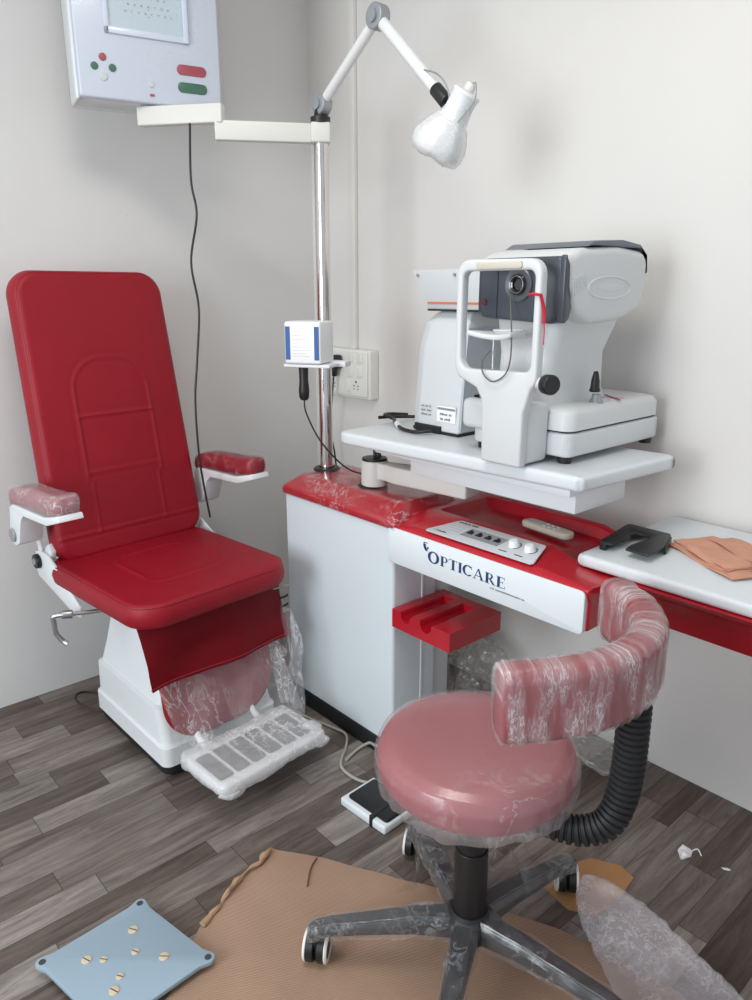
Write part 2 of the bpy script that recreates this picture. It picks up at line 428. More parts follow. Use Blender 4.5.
def plate(p, nrm):  # frame: local x = right seen from the front, y = up, z = normal
    n = Vector(nrm).normalized(); up = Vector((0, 0, 1))
    if abs(n.z) > 0.95: up = Vector((0, 1, 0))
    x = up.cross(n).normalized(); y = n.cross(x)
    return Matrix(((x.x, y.x, n.x, p[0]), (x.y, y.y, n.y, p[1]), (x.z, y.z, n.z, p[2]), (0, 0, 0, 1)))

# ------------------------------------------------------------------ room
def struct(name, bm, m, smooth=0):
    o = obj(name, bm, m, smooth=smooth); o['kind'] = 'structure'; return o
RX0, RY0, RXM, RYM, RH = 0.0, 0.0, 4.2, -4.2, 2.75
struct('wall_left', box(-0.12, 0, RYM, 0.12, -0.02, RH), WALL_L)
struct('wall_right', box(0, RXM, 0, 0.12, -0.02, RH), WALL_R)
struct('ceiling', box(-0.12, RXM, RYM, 0.12, RH, RH+0.1), CEIL)

def build_floor():
    bm = bmesh.new(); uvl = bm.loops.layers.uv.new('UVMap'); cl = bm.loops.layers.float_color.new('plank')
    edges = [0, .07, .154, .243, .33, .417, .478, .573, .652, .737, .79, .895, .972, 1.052, 1.114, 1.205, 1.297]
    ws = [.075, .065, .095, .08, .06, .09, .1, .07]; k = 0
    while edges[-1] < 1.76: edges.append(edges[-1] + ws[k % 8]); k += 1
    edges = [e for e in edges if e < 1.70] + [1.722, 1.788, 1.838, 1.938, 2.012, 2.08]
    while edges[-1] < RXM: edges.append(edges[-1] + ws[k % 8]); k += 1
    rr = random.Random(11)
    known = {  # row start -> (y of a joint, tone below, tone above)
        .154: (-1.403, .75, .2), .33: (-1.48, .3, .55), .478: (-1.403, .8, .25), .573: (-1.286, .1, .75), .652: (-1.506, .55, .85),
        .737: (-1.62, .3, .35), .79: (-1.75, .5, .72), .895: (-1.535, .3, .55), .972: (-1.456, .9, .6), 1.052: (-1.194, .1, .7),
        1.114: (-1.155, .6, .35), 1.205: (-.95, .1, .95), 1.788: (-1.0, .5, .35), 1.838: (-.131, .65, .5), 1.938: (-.316, .55, .3)}
    for r_, (x0, x1) in enumerate(zip(edges, edges[1:])):
        kn = None
        for kx, kv in known.items():
            if abs(kx-x0) < 1e-6: kn = kv
        cuts = []
        if kn:
            y = kn[0]; cuts.append((y, kn[1], kn[2]))
        y0 = kn[0] if kn else -rr.uniform(0.5, 1.2)
        js = [y0]; y = y0
        while y < 0: y += rr.uniform(.33, .62); js.append(min(y, 0.0))
        y = y0
        while y > RYM: y -= rr.uniform(.33, .62); js.insert(0, max(y, RYM))
        js = sorted(set(js))
        for a, b in zip(js, js[1:]):
            if b-a < 0.004: continue
            tone = rr.choice([.05, .2, .3, .45, .5, .62, .8, .95])
            if kn and abs(b-kn[0]) < 1e-6: tone = kn[1]
            if kn and abs(a-kn[0]) < 1e-6: tone = kn[2]
            hue = rr.random(); nseg = 1
            # split each plank into 2 x 2 so uv edge distance works from all sides
            xm, ym = (x0+x1)/2, (a+b)/2
            for (xa, xb) in ((x0, xm), (xm, x1)):
                for (ya, yb) in ((a, ym), (ym, b)):
                    vs = [bm.verts.new(c) for c in ((xa, ya, 0), (xb, ya, 0), (xb, yb, 0), (xa, yb, 0))]
                    f = bm.faces.new(vs)
                    for lp in f.loops:
                        c = lp.vert.co
                        lp[uvl].uv = (min(c.x-x0, x1-c.x), min(c.y-a, b-c.y)); lp[cl] = (tone, 0, hue, 1)
    return bm
fl = obj('floor', build_floor(), floor_mat(), smooth=0); fl['kind'] = 'structure'

# ------------------------------------------------------------------ examination chair
CO = Vector((0.60, -0.98, 0)); CM = T(*CO) @ RZ(5)
chair = thing('examination_chair', 'red leatherette examination chair on white pedestal, plastic-wrapped footrest', 'chair', CO)
def ridge(d, w=0.005, a=0.0026):
    return -a*math.exp(-(d/w)**2) + 0.5*a*math.exp(-((abs(d)-w*2)/w)**2)
def back_groove(x, y):
    # arched stitched panel: half-width .125, from the base up to an arch
    hw = 0.125 - 0.012*(y < -0.2); top = 0.175; r = 0.10
    g = 0
    yy = y - (top-r)
    if yy > 0: d = abs(sd_rrect(x, yy+r, 2*hw, 4*r, r*0.98) ) if False else abs(math.hypot(max(abs(x)-(hw-r), 0), yy) - r) if abs(x) > hw-r else abs(y-top)
    else: d = abs(abs(x)-hw)
    if y > -0.37: g += ridge(d)
    if abs(x) < hw:
        for ly in (0.0, -0.175): g += ridge(abs(y-ly))
    g += ridge(abs(y+0.36))*0.8
    return g
bt = cushion(0.505, 0.89, 0.085, 0.075, 0.026, back_groove, 90, 150, crown=0.008, taper=0.075)
# local slab: x lateral, y up, z normal -> chair frame (x forward)
SL = Matrix(((0, 0, 1, 0), (1, 0, 0, 0), (0, 1, 0, 0), (0, 0, 0, 1)))
backM = CM @ T(-0.377, 0.004, 1.017) @ RY(-9.5) @ SL
back = obj('backrest', xf(bt, backM), LEATHER, chair)
piping = sweep([backM @ Vector((x*(1-0.075*(y/0.89)), y, 0.034)) for x, y in rrect(0.483, 0.868, 0.066, 8)] + [backM @ Vector((0.2415*(1-0.075*(0.368/0.89)), 0.368, 0.034))], [(0.0025*math.cos(a*PI/3), 0.0025*math.sin(a*PI/3)) for a in range(6)], caps=False)
obj('piping', piping, LEATHER_D, back)

def seat_groove(x, y):
    d = abs(sd_rrect(x, y-0.02, 0.26, 0.26, 0.05)); g = ridge(d, .006, .003)
    d2 = abs(sd_rrect(x, y-0.02, 0.44, 0.56, 0.08)); return g
st = cushion(0.535, 0.59, 0.070, 0.095, 0.020, seat_groove, 70, 80, crown=0.010)
TOPM = Matrix(((0, 1, 0, 0), (-1, 0, 0, 0), (0, 0, 1, 0), (0, 0, 0, 1)))  # x lateral,y forward -> forward=x
seatM = CM @ T(-0.056, -0.014, 0.564) @ TOPM
seat = obj('seat', xf(st, seatM), LEATHER, chair)
obj('piping', sweep([seatM @ Vector((x, y, 0.0295)) for x, y in rrect(0.520, 0.575, 0.09, 8)] + [seatM @ Vector((0.260, 0.1975, 0.0295))], [(0.0025*math.cos(a*PI/3), 0.0025*math.sin(a*PI/3)) for a in range(6)], caps=False), LEATHER_D, seat)
obj('seat_frame', box(-0.30, 0.10, -0.19, 0.17, 0.470, 0.534, 0.008, M=CM), WHITE, chair)

def bracket(side):
    s = side
    pr = [(-0.405, 0.575), (-0.390, 0.535), (-0.150, 0.470), (-0.115, 0.475), (-0.115, 0.505), (-0.20, 0.565), (-0.30, 0.620), (-0.350, 0.625), (-0.39, 0.615)]
    h0, h1 = (0.268*s, 0.276*s)
    bm = prism(pr, -max(h0, h1), -min(h0, h1), 0.002, 2, M=CM @ XZ)
    obj('hinge_plate', bm, WHITE, chair, label='white metal hinge plate')
    kn = join(cyl(CM @ Vector((-0.372, 0.276*s, 0.588)), CM @ Vector((-0.372, 0.290*s, 0.588)), 0.024, 0.022, bev=0.003), )
    k = obj('knob', kn, BLACK, chair, label='round black knob')
    obj('cap', cyl(CM @ Vector((-0.372, 0.290*s, 0.588)), CM @ Vector((-0.372, 0.293*s, 0.588)), 0.011, 0.010), GREYM, k)
    # upright strip from the hinge up the side of the back
    up = prism([(-0.385, 0.60), (-0.355, 0.60), (-0.395, 0.80), (-0.42, 0.80)], -max(.262*s, .268*s), -min(.262*s, .268*s), 0.001, 1, M=CM @ XZ)
    obj('back_strap', up, WHITE, chair)
    obj('latch', prism([(-0.36, 0.595), (-0.31, 0.585), (-0.295, 0.63), (-0.31, 0.655), (-0.335, 0.640)], -max(.25*s, .266*s), -min(.25*s, .266*s), 0.002, 2, M=CM @ XZ), WHITE, chair)
for s in (-1, 1): bracket(s)

def armrest(s):
    arm = obj('armrest', prism([(-0.345, 0.760), (-0.340, 0.785), (-0.315, 0.800), (-0.10, 0.803), (-0.012, 0.824), (-0.004, 0.808), (-0.09, 0.781), (-0.245, 0.776), (-0.268, 0.757), (-0.300, 0.680), (-0.325, 0.668), (-0.355, 0.672), (-0.365, 0.690)],
              -0.035, 0.035, 0.003, 2, M=CM @ T(0, 0.318*s, 0) @ XZ), WHITE, chair, label='white angled armrest bracket')
    pad = xf(cushion(0.074, 0.335, 0.054, 0.022, 0.014, None, 16, 40, crown=0.004), CM @ T(-0.180, 0.318*s, 0.832) @ RY(-2.5) @ TOPM)
    for v in pad.verts:
        l = CM.inverted() @ v.co
        if l.x < -0.26: v.co.z -= (l.x+0.26)**2*2.5
        if l.x > -0.09: v.co.z += (l.x+0.09)*0.10
    obj('arm_pad', pad.copy(), LEATHER, arm)
    wrap = pad.copy()
    pad.free()
    bmesh.ops.recalc_face_normals(wrap, faces=wrap.faces); wrap.normal_update()
    for v in wrap.verts: v.co += v.normal*0.004
    jitter(wrap, 0.0022, 40, 3+s)
    obj('plastic_wrap', wrap, FILM_ARM if s < 0 else FILM_TOP, arm, label='crinkled clear plastic wrap')
    obj('pivot', cyl(CM @ Vector((-0.335, (0.318+0.035)*s, 0.700)), CM @ Vector((-0.335, (0.318+0.041)*s, 0.700)), 0.021, bev=0.002), GREYM, arm, label='grey round pivot cap')
for s in (-1, 1): armrest(s)
# pivot bar joining the arms behind the back
obj('crossbar', cyl(CM @ Vector((-0.435, -0.27, 0.70)), CM @ Vector((-0.435, 0.27, 0.70)), 0.012), STEEL, chair)

# pedestal
PM = T(0.515, -0.965, 0) @ RZ(1)
def pedestal():
    bm = bmesh.new()
    # ring levels: (z, x0, x1, half y)
    lv = [(0.045, -0.245, 0.245, 0.200), (0.105, -0.245, 0.245, 0.200), (0.112, -0.238, 0.236, 0.193), (0.215, -0.236, 0.200, 0.190), (0.222, -0.226, 0.195, 0.180), (0.30, -0.215, 0.155, 0.160), (0.475, -0.18, 0.08, 0.130)]
    rings = []
    for z, x0, x1, hy in lv:
        pts = rrect(x1-x0, 2*hy, 0.028, 5, cx=(x0+x1)/2)
        rings.append([bm.verts.new((x, y, z)) for x, y in pts])
    m = len(rings[0])
    for a, b in zip(rings, rings[1:]):
        for i in range(m): bm.faces.new((a[i], a[(i+1) % m], b[(i+1) % m], b[i]))
    bm.faces.new(rings[0][::-1]); bm.faces.new(rings[-1])
    return xf(bm, PM)
obj('pedestal', pedestal(), WHITE, chair, smooth=28)
pl = obj('plinth', join(prism(rrect(0.475, 0.385, 0.03), 0.012, 0.046, 0.004, 2, M=PM)), BLACKM, chair)
for sx in (-1, 1):
    for sy in (-1, 1):
        obj('foot', lathe([(0, 0), (0.022, 0), (0.024, 0.004), (0.02, 0.014), (0, 0.014)], 20, PM @ T(0.20*sx, 0.155*sy, 0)), BLACKM, chair)
obj('front_foot', prism(rrect(0.06, 0.16, 0.02, cx=0.27), 0.0, 0.03, 0.006, 2, M=PM), BLACK, chair)
obj('back_plate', box(-0.20, -0.12, -0.11, 0.11, 0.47, 0.485, 0.004, M=PM), WHITE, chair)

# leg pad hanging from the front of the seat
def legpad():
    bm = cushion(0.39, 0.33, 0.030, 0.13, 0.014, None, 36, 36, crown=0.004)
    for v in bm.verts:
        if v.co.y > 0: 
            t = v.co.y/0.19; v.co.x *= 1 + 0.12*t
    return xf(bm, CM @ T(0.152, 0.004, 0.285) @ RY(-6) @ SL)
obj('leg_pad', legpad(), LEATHER_D, chair, label='rounded red leg pad behind the film')
def flap_fn(u, v):
    y = (-0.247 + 0.490*u); z = 0.538 - 0.192*v
    x = 0.165 + 0.050*v + 0.010*math.sin(u*9+v*3)*v + 0.005*math.sin(v*5+u*2) - 0.02*abs(2*u-1)**6*(1-v)
    x += 0.004*noise.noise(Vector((u*6, v*4, 1)))
    return CM @ Vector((x, y, z))
fb = sheet(flap_fn, 50, 24); bmesh.ops.solidify(fb, geom=fb.faces[:], thickness=0.004)
fo = obj('front_flap', fb, LEATHER, chair, smooth=60, label='red leatherette flap with stitched hem')
obj('hem', sweep([flap_fn(i/40, 0.955) + Vector((0.003, -0.002, 0)) for i in range(41)], [(0.0022*math.cos(a*PI/3), 0.0022*math.sin(a*PI/3)) for a in range(6)]), LEATHER_D, fo)

# footrest
foot = []
fm = CM
fr_ = prism(rrect(0.190, 0.355, 0.02, cy=-0.015), -0.016, 0.016, 0.006, 3)
fr_ = xf(fr_, CM @ T(0.345, 0, 0.118) @ RY(3))
foot_o = obj('footrest', fr_, WHITE, chair, label='white footrest tray inside crumpled film')
for i in range(6):
    y = -0.155 + 0.056*i
    obj('rubber_pad', prism(rrect(0.125, 0.045, 0.008), 0.015, 0.0185, 0.001, 1, M=CM @ T(0.345, y, 0.118) @ RY(3)), BLACKM, foot_o)
for s in (-1, 1):
    obj('support_bar', tube([CM @ Vector((0.16, 0.10*s, 0.16)), CM @ Vector((0.20, 0.10*s, 0.12)), CM @ Vector((0.29, 0.10*s, 0.108))], 0.010), WHITE, foot_o)
wb = prism(rrect(0.225, 0.415, 0.03), -0.022, 0.026, 0.0)
bmesh.ops.delete(wb, geom=wb.verts[:], context='VERTS'); wb.free()
wb = cushion(0.385, 0.218, 0.042, 0.03, 0.02, None, 60, 40)
wb = xf(wb, Matrix.Rotation(R(90), 4, 'Z'))
wb = xf(wb, CM @ T(0.347, -0.015, 0.1255) @ RY(3)); jitter(wb, 0.007, 14, 5); jitter(wb, 0.003, 45, 8)
obj('plastic_wrap', wb, FILM_FOOT, foot_o, smooth=50, label='crumpled clear plastic wrap')
# a tail of film bunched at the tray's near corner
tb = bmesh.new(); bmesh.ops.create_icosphere(tb, subdivisions=4, radius=1)
xf(tb, CM @ T(0.435, -0.165, 0.105) @ Matrix.Diagonal((0.020, 0.04, 0.018, 1))); jitter(tb, 0.012, 30, 2)
obj('plastic_wrap', tb, FILM_FOOT, foot_o, smooth=50)
tb = bmesh.new(); bmesh.ops.create_icosphere(tb, subdivisions=4, radius=1)
xf(tb, CM @ T(0.39, 0.155, 0.115) @ Matrix.Diagonal((0.065, 0.035, 0.03, 1))); jitter(tb, 0.018, 30, 4)
obj('plastic_wrap', tb, FILM_FOOT, foot_o, smooth=50)
def drape_fn(u, v):
    y0 = -0.222 + 0.444*u; y1 = -0.19 + 0.395*u
    y = y0*(1-v) + y1*v; z = 0.40*(1-v) + 0.125*v
    x = 0.160 + 0.125*v**1.5 + 0.012*math.sin(u*17+v*4)*min(1, v*1.3) + 0.010*v*noise.noise(Vector((u*7, v*4, 3)))
    if u > .8: x += (u-.8)*0.10*v
    return CM @ Vector((x, y, z))
obj('film_drape', sheet(drape_fn, 60, 40), FILM_HANG, chair, smooth=60, label='clear plastic film hanging over the leg pad')
def side_film(u, v):   # right-hand edge gathers down to the tray
    y = 0.20 + 0.035*math.sin(PI*v)*0 + 0.03*(1-v); z = 0.45*(1-v)+0.13*v
    x = -0.02 + 0.28*u + 0.02*math.sin(v*9+u*5) ; x = x*(1-v) + (0.20+0.11*u)*v
    return CM @ Vector((x, y + 0.012*math.sin(u*12+v*3), z))
obj('film_drape', sheet(side_film, 24, 24), FILM_HANG, chair, smooth=60)

# tilt crank at the left
cr = tube([CM @ Vector((-0.05, -0.20, 0.50)), CM @ Vector((-0.08, -0.28, 0.505)), CM @ Vector((-0.105, -0.335, 0.508))], 0.006, smooth=False)
ck = obj('crank_rod', cr, STEEL, chair, label='steel crank rod')
obj('crank_handle', join(cyl(CM @ Vector((-0.093, -0.308, 0.506)), CM @ Vector((-0.106, -0.335, 0.508)), 0.012, bev=0.003),
    tube([CM @ Vector((-0.104, -0.330, 0.508)), CM @ Vector((-0.122, -0.352, 0.503)), CM @ Vector((-0.122, -0.352, 0.478)), CM @ Vector((-0.122, -0.35, 0.45)), CM @ Vector((-0.112, -0.338, 0.425)), CM @ Vector((-0.10, -0.33, 0.417))], 0.0075)), STEEL, ck)
# little levers on the right
for i, (x, z) in enumerate(((0.20, 0.505), (0.19, 0.465), (0.19, 0.435))):
    obj('lever', tube([CM @ Vector((x-0.06, 0.16, z-0.008)), CM @ Vector((x-0.02, 0.24, z-0.004)), CM @ Vector((x-0.01, 0.262, z+0.004))], 0.0035), STEEL if i == 0 else BLACK, chair)

# ------------------------------------------------------------------ hanging cable behind the chair
cab = tube([(0.42, -0.761, 1.872), (0.42, -0.769, 1.716), (0.42, -0.757, 1.619), (0.42, -0.786, 1.482), (0.42, -0.770, 1.346), (0.42, -0.787, 1.187), (0.42, -0.803, 1.061), (0.425, -0.806, 0.899), (0.43, -0.80, 0.797), (0.435, -0.785, 0.668)], 0.0035)
tag(obj('power_cable', cab, BLACK), 'thin black cable hanging from the white bracket arm beside chair back', 'cable')
rc = tube([(0.235, -1.03, 0.006), (0.16, -1.10, 0.006), (0.12, -1.16, 0.02), (0.155, -1.20, 0.03), (0.21, -1.19, 0.012), (0.26, -1.15, 0.006)], 0.004)
tag(obj('pedestal_cable', rc, pmat('dark_red_cable', (0.05, 0.012, 0.010), 0.5)), 'dark brown cable loop on floor behind the chair pedestal', 'cable')

# ------------------------------------------------------------------ ophthalmic unit
UX0, UX1, UY0, UY1 = 0.600, 1.128, -0.595, -0.335
unit = thing('ophthalmic_unit', 'white instrument cabinet with red film-covered top and chrome pole', 'cabinet', (0.865, -0.465, 0))
obj('body', prism(rrect(UX1-UX0, 0.185, 0.012, cx=(UX0+UX1)/2, cy=-0.5025), 0.058, 0.765, 0.0, M=None), CABW, unit)
obj('rear_panel', box(UX0+0.02, 1.118, -0.408, -0.34, 0.058, 0.76, 0.004), PLASTICW, unit)
obj('seam_strip', box(1.1275, 1.1305, -0.478, -0.470, 0.06, 0.70, 0.001, 1), WHITE, unit)
obj('plinth', box(UX0-0.004, UX1-0.02, UY0-0.004, UY1, 0.0, 0.060, 0.004), BLACKM, unit)
def cover():
    # red moulded lid, chamfered at the front and left
    bm = bmesh.new()
    low = [(UX0-0.008, UY0-0.006), (UX1+0.012, UY0-0.006), (UX1+0.012, UY1+0.003), (UX0-0.008, UY1+0.003)]
    top = [(UX0+0.028, UY0+0.052), (UX1-0.020, UY0+0.052), (UX1-0.020, UY1-0.01), (UX0+0.028, UY1-0.01)]
    lv = [(low, 0.752), (low, 0.778), (top, 0.815)]
    rings = [[bm.verts.new((x, y, z)) for x, y in p] for p, z in lv]
    for a, b in zip(rings, rings[1:]):
        for i in range(4): bm.faces.new((a[i], a[(i+1) % 4], b[(i+1) % 4], b[i]))
    bm.faces.new(rings[0][::-1]); bm.faces.new(rings[-1])
    bmesh.ops.bevel(bm, geom=bm.edges[:], offset=0.008, segments=4, affect='EDGES', profile=0.5)
    return bm
cv = cover(); wr = cv.copy()
lid = obj('lid', cv, REDGLOSS, unit, label='red gloss lid')
bmesh.ops.subdivide_edges(wr, edges=wr.edges[:], cuts=5, use_grid_fill=True); wr.normal_update()
bmesh.ops.recalc_face_normals(wr, faces=wr.faces); wr.normal_update()
for v in wr.verts: v.co += v.normal*0.0035
jitter(wr, 0.002, 40, 2)
obj('plastic_wrap', wr, FILM_TOP, lid, label='tight crinkled clear film')
for x, y in ((0.639, -0.446), (0.905, -0.475)):
    obj('collar', lathe([(0.026, 0), (0.045, 0), (0.046, 0.004), (0.04, 0.010), (0.026, 0.010)], 32, T(x, y, 0.8145)), BLACK, unit, label='black rubber collar')
# console with tray
def console():
    X0, X1 = 1.118, 1.758; YF, YB = -0.597, -0.20
    bm = bmesh.new()
    # cross-sections along x, profile (y,z) around the moulding
    def prof(k, zt):  # k: 0 at the ends, 1 inside
        return [(YF, 0.757), (YF, 0.764), (YF+0.015, 0.770+0.006*k), (-0.475, 0.792*zt), (-0.452, 0.793*zt), (-0.440, 0.793*zt-0.022*k), (-0.245, 0.790*zt-0.030*k), (-0.235, 0.792*zt+0.0), (-0.215, 0.795*zt), (YB, 0.785*zt), (YB, 0.70), (-0.40, 0.70), (-0.58, 0.72)]
    secs = []
    for x, k, zt in ((X0, 0, 1.0), (X0+0.05, 0, 1.0), (X0+0.075, 1, 1.0), (1.3, 1, 1.0), (1.56, 1, 0.995), (1.62, 1, 0.972), (1.70, 0.2, 0.966), (X1-0.02, 0, 0.962), (X1, 0, 0.955)):
        secs.append([bm.verts.new((x, y, z)) for y, z in prof(k, zt)])
    m = len(secs[0])
    for a, b in zip(secs, secs[1:]):
        for i in range(m): bm.faces.new((a[i], a[(i+1) % m], b[(i+1) % m], b[i]))
    bm.faces.new(secs[0]); bm.faces.new(secs[-1][::-1])
    # round
    bmesh.ops.recalc_face_normals(bm, faces=bm.faces)
    bmesh.ops.bevel(bm, geom=[e for e in bm.edges if e.is_manifold and e.calc_face_angle(0) > R(12)], offset=0.004, segments=3, affect='EDGES', profile=0.5)
    return bm
cons = obj('console', console(), REDGLOSS, unit, smooth=40, label='red gloss console with recessed tray')
obj('end_skirt', box(1.690, 1.757, -0.587, -0.24, 0.662, 0.764, 0.006), REDGLOSS, cons)
panel = obj('front_panel', prism(rrect(0.640, 0.104, 0.012, cx=1.432, cy=0.709), 0.585, 0.6005, 0.002, 2, M=XZ), WHITE2, unit, label='white front panel lettered OPTICARE')
# --- serif lettering, built from strokes in a cap-height-1 cell
def ring(cx, rx, ry, tx, ty, a0=0, a1=360, cy=0.5, n=36):
    """band between two ellipses, thicker at the sides"""
    bm = bmesh.new(); prev = None
    for i in range(n+1):
        a = R(a0 + (a1-a0)*i/n); c, s = math.cos(a), math.sin(a)
        o = bm.verts.new((cx+rx*c, cy+ry*s, 0)); q = bm.verts.new((cx+(rx-tx)*c, cy+(ry-ty)*s, 0))
        if prev: bm.faces.new((prev[0], o, q, prev[1]))
        prev = (o, q)
    return bm
def poly(pts):
    bm = bmesh.new(); bm.faces.new([bm.verts.new((x, y, 0)) for x, y in pts]); return bm
def bar(x0, x1, y0, y1): return poly([(x0, y0), (x1, y0), (x1, y1), (x0, y1)])
SF = 0.07
def stem(x, w=0.23): return [bar(x, x+w, 0, 1), bar(x-0.08, x+w+0.08, 0, 0.05), bar(x-0.08, x+w+0.08, 0.95, 1)]
def glyph(c):
    if c == 'O': return [ring(0.5, 0.5, 0.52, 0.24, 0.10)], 1.0
    if c == 'P': return stem(0.08) + [bar(0.2, 0.42, 0.945, 1), bar(0.2, 0.42, 0.44, 0.495), ring(0.40, 0.32, 0.28, 0.16, 0.055, -90, 90, 0.72, 18)], 0.74
    if c == 'T': return stem(0.31) + [bar(0, 0.79, 0.945, 1), poly([(0, 1), (0.05, 1), (0.03, 0.76), (0, 0.76)]), poly([(0.74, 1), (0.79, 1), (0.79, 0.76), (0.76, 0.76)])], 0.79
    if c == 'I': return stem(0.08), 0.33
    if c == 'C': return [ring(0.5, 0.5, 0.52, 0.24, 0.10, 48, 315), bar(0.80, 0.85, 0.68, 0.98)], 0.88
    if c == 'A': return [poly([(0.43, 1.02), (0.50, 1.02), (0.14, 0), (0.08, 0)]), poly([(0.40, 1.02), (0.54, 1.02), (0.92, 0), (0.71, 0)]), bar(0.24, 0.72, 0.30, 0.36), bar(-0.02, 0.27, 0, 0.05), bar(0.62, 1.0, 0, 0.05)], 0.96
    if c == 'R': return stem(0.08) + [bar(0.2, 0.40, 0.945, 1), bar(0.2, 0.42, 0.47, 0.525), ring(0.38, 0.32, 0.265, 0.16, 0.055, -90, 90, 0.735, 18), poly([(0.33, 0.49), (0.52, 0.50), (0.90, 0.0), (0.68, 0.0)]), bar(0.70, 0.95, 0, 0.05)], 0.90
    if c == 'E': return stem(0.08) + [bar(0.2, 0.70, 0.945, 1), bar(0.2, 0.74, 0, 0.055), bar(0.2, 0.56, 0.49, 0.54), poly([(0.66, 1), (0.70, 1), (0.70, 0.75), (0.675, 0.75)]), poly([(0.69, 0), (0.74, 0), (0.77, 0.27), (0.745, 0.27)]), bar(0.54, 0.57, 0.38, 0.65)], 0.76
def word(s, h, width):
    parts = []; x = 0; gap = 0.10
    for i, c in enumerate(s):
        g, w = glyph(c); sc = 1.16 if i == 0 else 1.0
        for k, b in enumerate(g): parts.append(xf(b, T(x, -0.04 if i == 0 else 0, 0.00002*k) @ Matrix.Diagonal((sc, sc, 1, 1))))
        x += w*sc + gap
    x -= gap
    return xf(join(*parts), Matrix.Diagonal((width/x, h, 1, 1)))
lt = word('OPTICARE', 0.028, 0.262)
obj('lettering', xf(lt, T(1.271, -0.6010, 0.7005) @ RX(90)), NAVY, panel, smooth=0, label='navy serif word OPTICARE', recalc=False)
# emblem above the O: small swirl figure
em = join(ring(0, 0.010, 0.006, 0.005, 0.003, 20, 300, 0.018, 16), ring(0.003, 0.012, 0.008, 0.006, 0.004, 180, 400, 0.004, 16), poly([(-0.012, 0.013), (-0.002, 0.017), (0.008, -0.006), (0.014, -0.010), (0.000, -0.010), (-0.006, -0.002)]))
obj('emblem', xf(em, T(1.262, -0.6012, 0.735) @ RX(90) @ Matrix.Diagonal((0.8, 0.72, 1, 1))), NAVY, panel, smooth=0, recalc=False)
tg = scribble(0.105, 0.0048, T(1.487, -0.6011, 0.6885) @ RX(90), 1)
obj('small_print', xf(tg, Matrix.Identity(4)), GREYINK, panel, smooth=0)
# control panel label on the sloping front of the console
CP = Matrix.Translation((1.248, -0.590, 0.7785)) @ Matrix.Rotation(math.atan2(0.0185, 0.11), 4, 'X') @ Matrix.Diagonal((0.93, 0.98, 1, 1))
cp = obj('control_panel', prism([(0.004, 0.000), (0.372, 0.0), (0.378, 0.008), (0.348, 0.096), (0.342, 0.100), (0.052, 0.100), (0.044, 0.094), (0.0, 0.008)], 0, 0.003, 0.0006, 2, M=CP), SILVERL, cons, label='silver control label with grey switch strip')
obj('switch_strip', prism([(0.106, 0.028), (0.240, 0.028), (0.244, 0.074), (0.114, 0.074)], 0.003, 0.0036, M=CP), STRIPG, cp, smooth=0)
for i in range(4):
    sw = obj('switch', join(box(-0.010, 0.010, -0.006, 0.006, 0.0034, 0.0052, 0.0005, 2, M=CP @ T(0.127+0.032*i, 0.050, 0)), box(-0.004, 0.004, 0.004, 0.010, 0.0034, 0.0085, 0.001, 2, M=CP @ T(0.127+0.032*i, 0.050, 0))), BLACK, cp)
for i in range(2):
    x = 0.275 + 0.052*i
    kb = obj('dimmer_knob', lathe([(0, 0.018), (0.010, 0.018), (0.012, 0.016), (0.014, 0.004), (0.015, 0.003)], 24, CP @ T(x, 0.056, 0)), WHITE, cp)
    ar = ring(0, 0.021, 0.021, 0.0035, 0.0035, -60, 70, 0.0)
    obj('dial_arc', xf(ar, CP @ T(x, 0.056, 0.0035)), INK, kb, smooth=0)
    obj('caption', box(-0.013, 0.013, -0.002, 0.0015, 0.003, 0.0035, 0, M=CP @ T(x-0.006, 0.018, 0)), INK, kb, smooth=0)
tx = scribble(0.070, 0.008, CP @ T(0.052, 0.085, 0.0032), 2)
obj('label_text', tx, INK, cp, smooth=0)
tx = scribble(0.045, 0.007, CP @ T(0.022, 0.014, 0.0032), 3)
obj('label_text', tx, INK, cp, smooth=0)
fl_ = join(*[box(0.046, 0.098, 0.036+0.012*i, 0.040+0.012*i, 0.003, 0.0034, 0, M=CP) for i in range(3)])
obj('label_text', fl_, pmat('pale_grey_print', (0.40, 0.43, 0.46), 0.5), cp, smooth=0)
# wall rail to the right under the side table
def rail():
    pr = [(-0.50, 0.768), (-0.455, 0.735), (-0.43, 0.700), (-0.415, 0.655), (-0.40, 0.648), (-0.06, 0.648), (-0.05, 0.768)]
    return prism(pr, 1.758, 2.75, 0.004, 2, M=YZ)
obj('side_rail', rail(), REDGLOSS, unit, label='red rail under the white table top')
# small red dropper holder on the right of the cabinet
def holder():
    pr = [(0, 0)]
    W, H, D = 0.225, 0.056, 0.215
    def u(cx, r, n=10): return [(cx - r*math.cos(PI*i/n), H - r*0.25 - r*1.15*math.sin(PI*i/n)) for i in range(n+1)]
    top = [(0, H)] + [(0.033, H)] + u(0.056, 0.020) + [(0.079, H), (0.110, H)] + u(0.135, 0.022) + [(0.160, H), (W, H)]
    prof = [(0, 0), (W, 0)] + top[::-1]
    bm = prism(prof, 0.0, D*0.84, 0.0, M=None)
    xf(bm, T(0, 0, D*0.16))
    # solid back wall
    bk = prism([(0, 0), (W, 0), (W, H), (0, H)], 0.0, D*0.16)
    bm = join(bm, bk)
    return xf(bm, T(1.132, -0.385, 0.46) @ XZ)
hb = holder()
obj('dropper_tray', hb, REDGLOSS, unit, smooth=50, label='red holder with two round grooves')
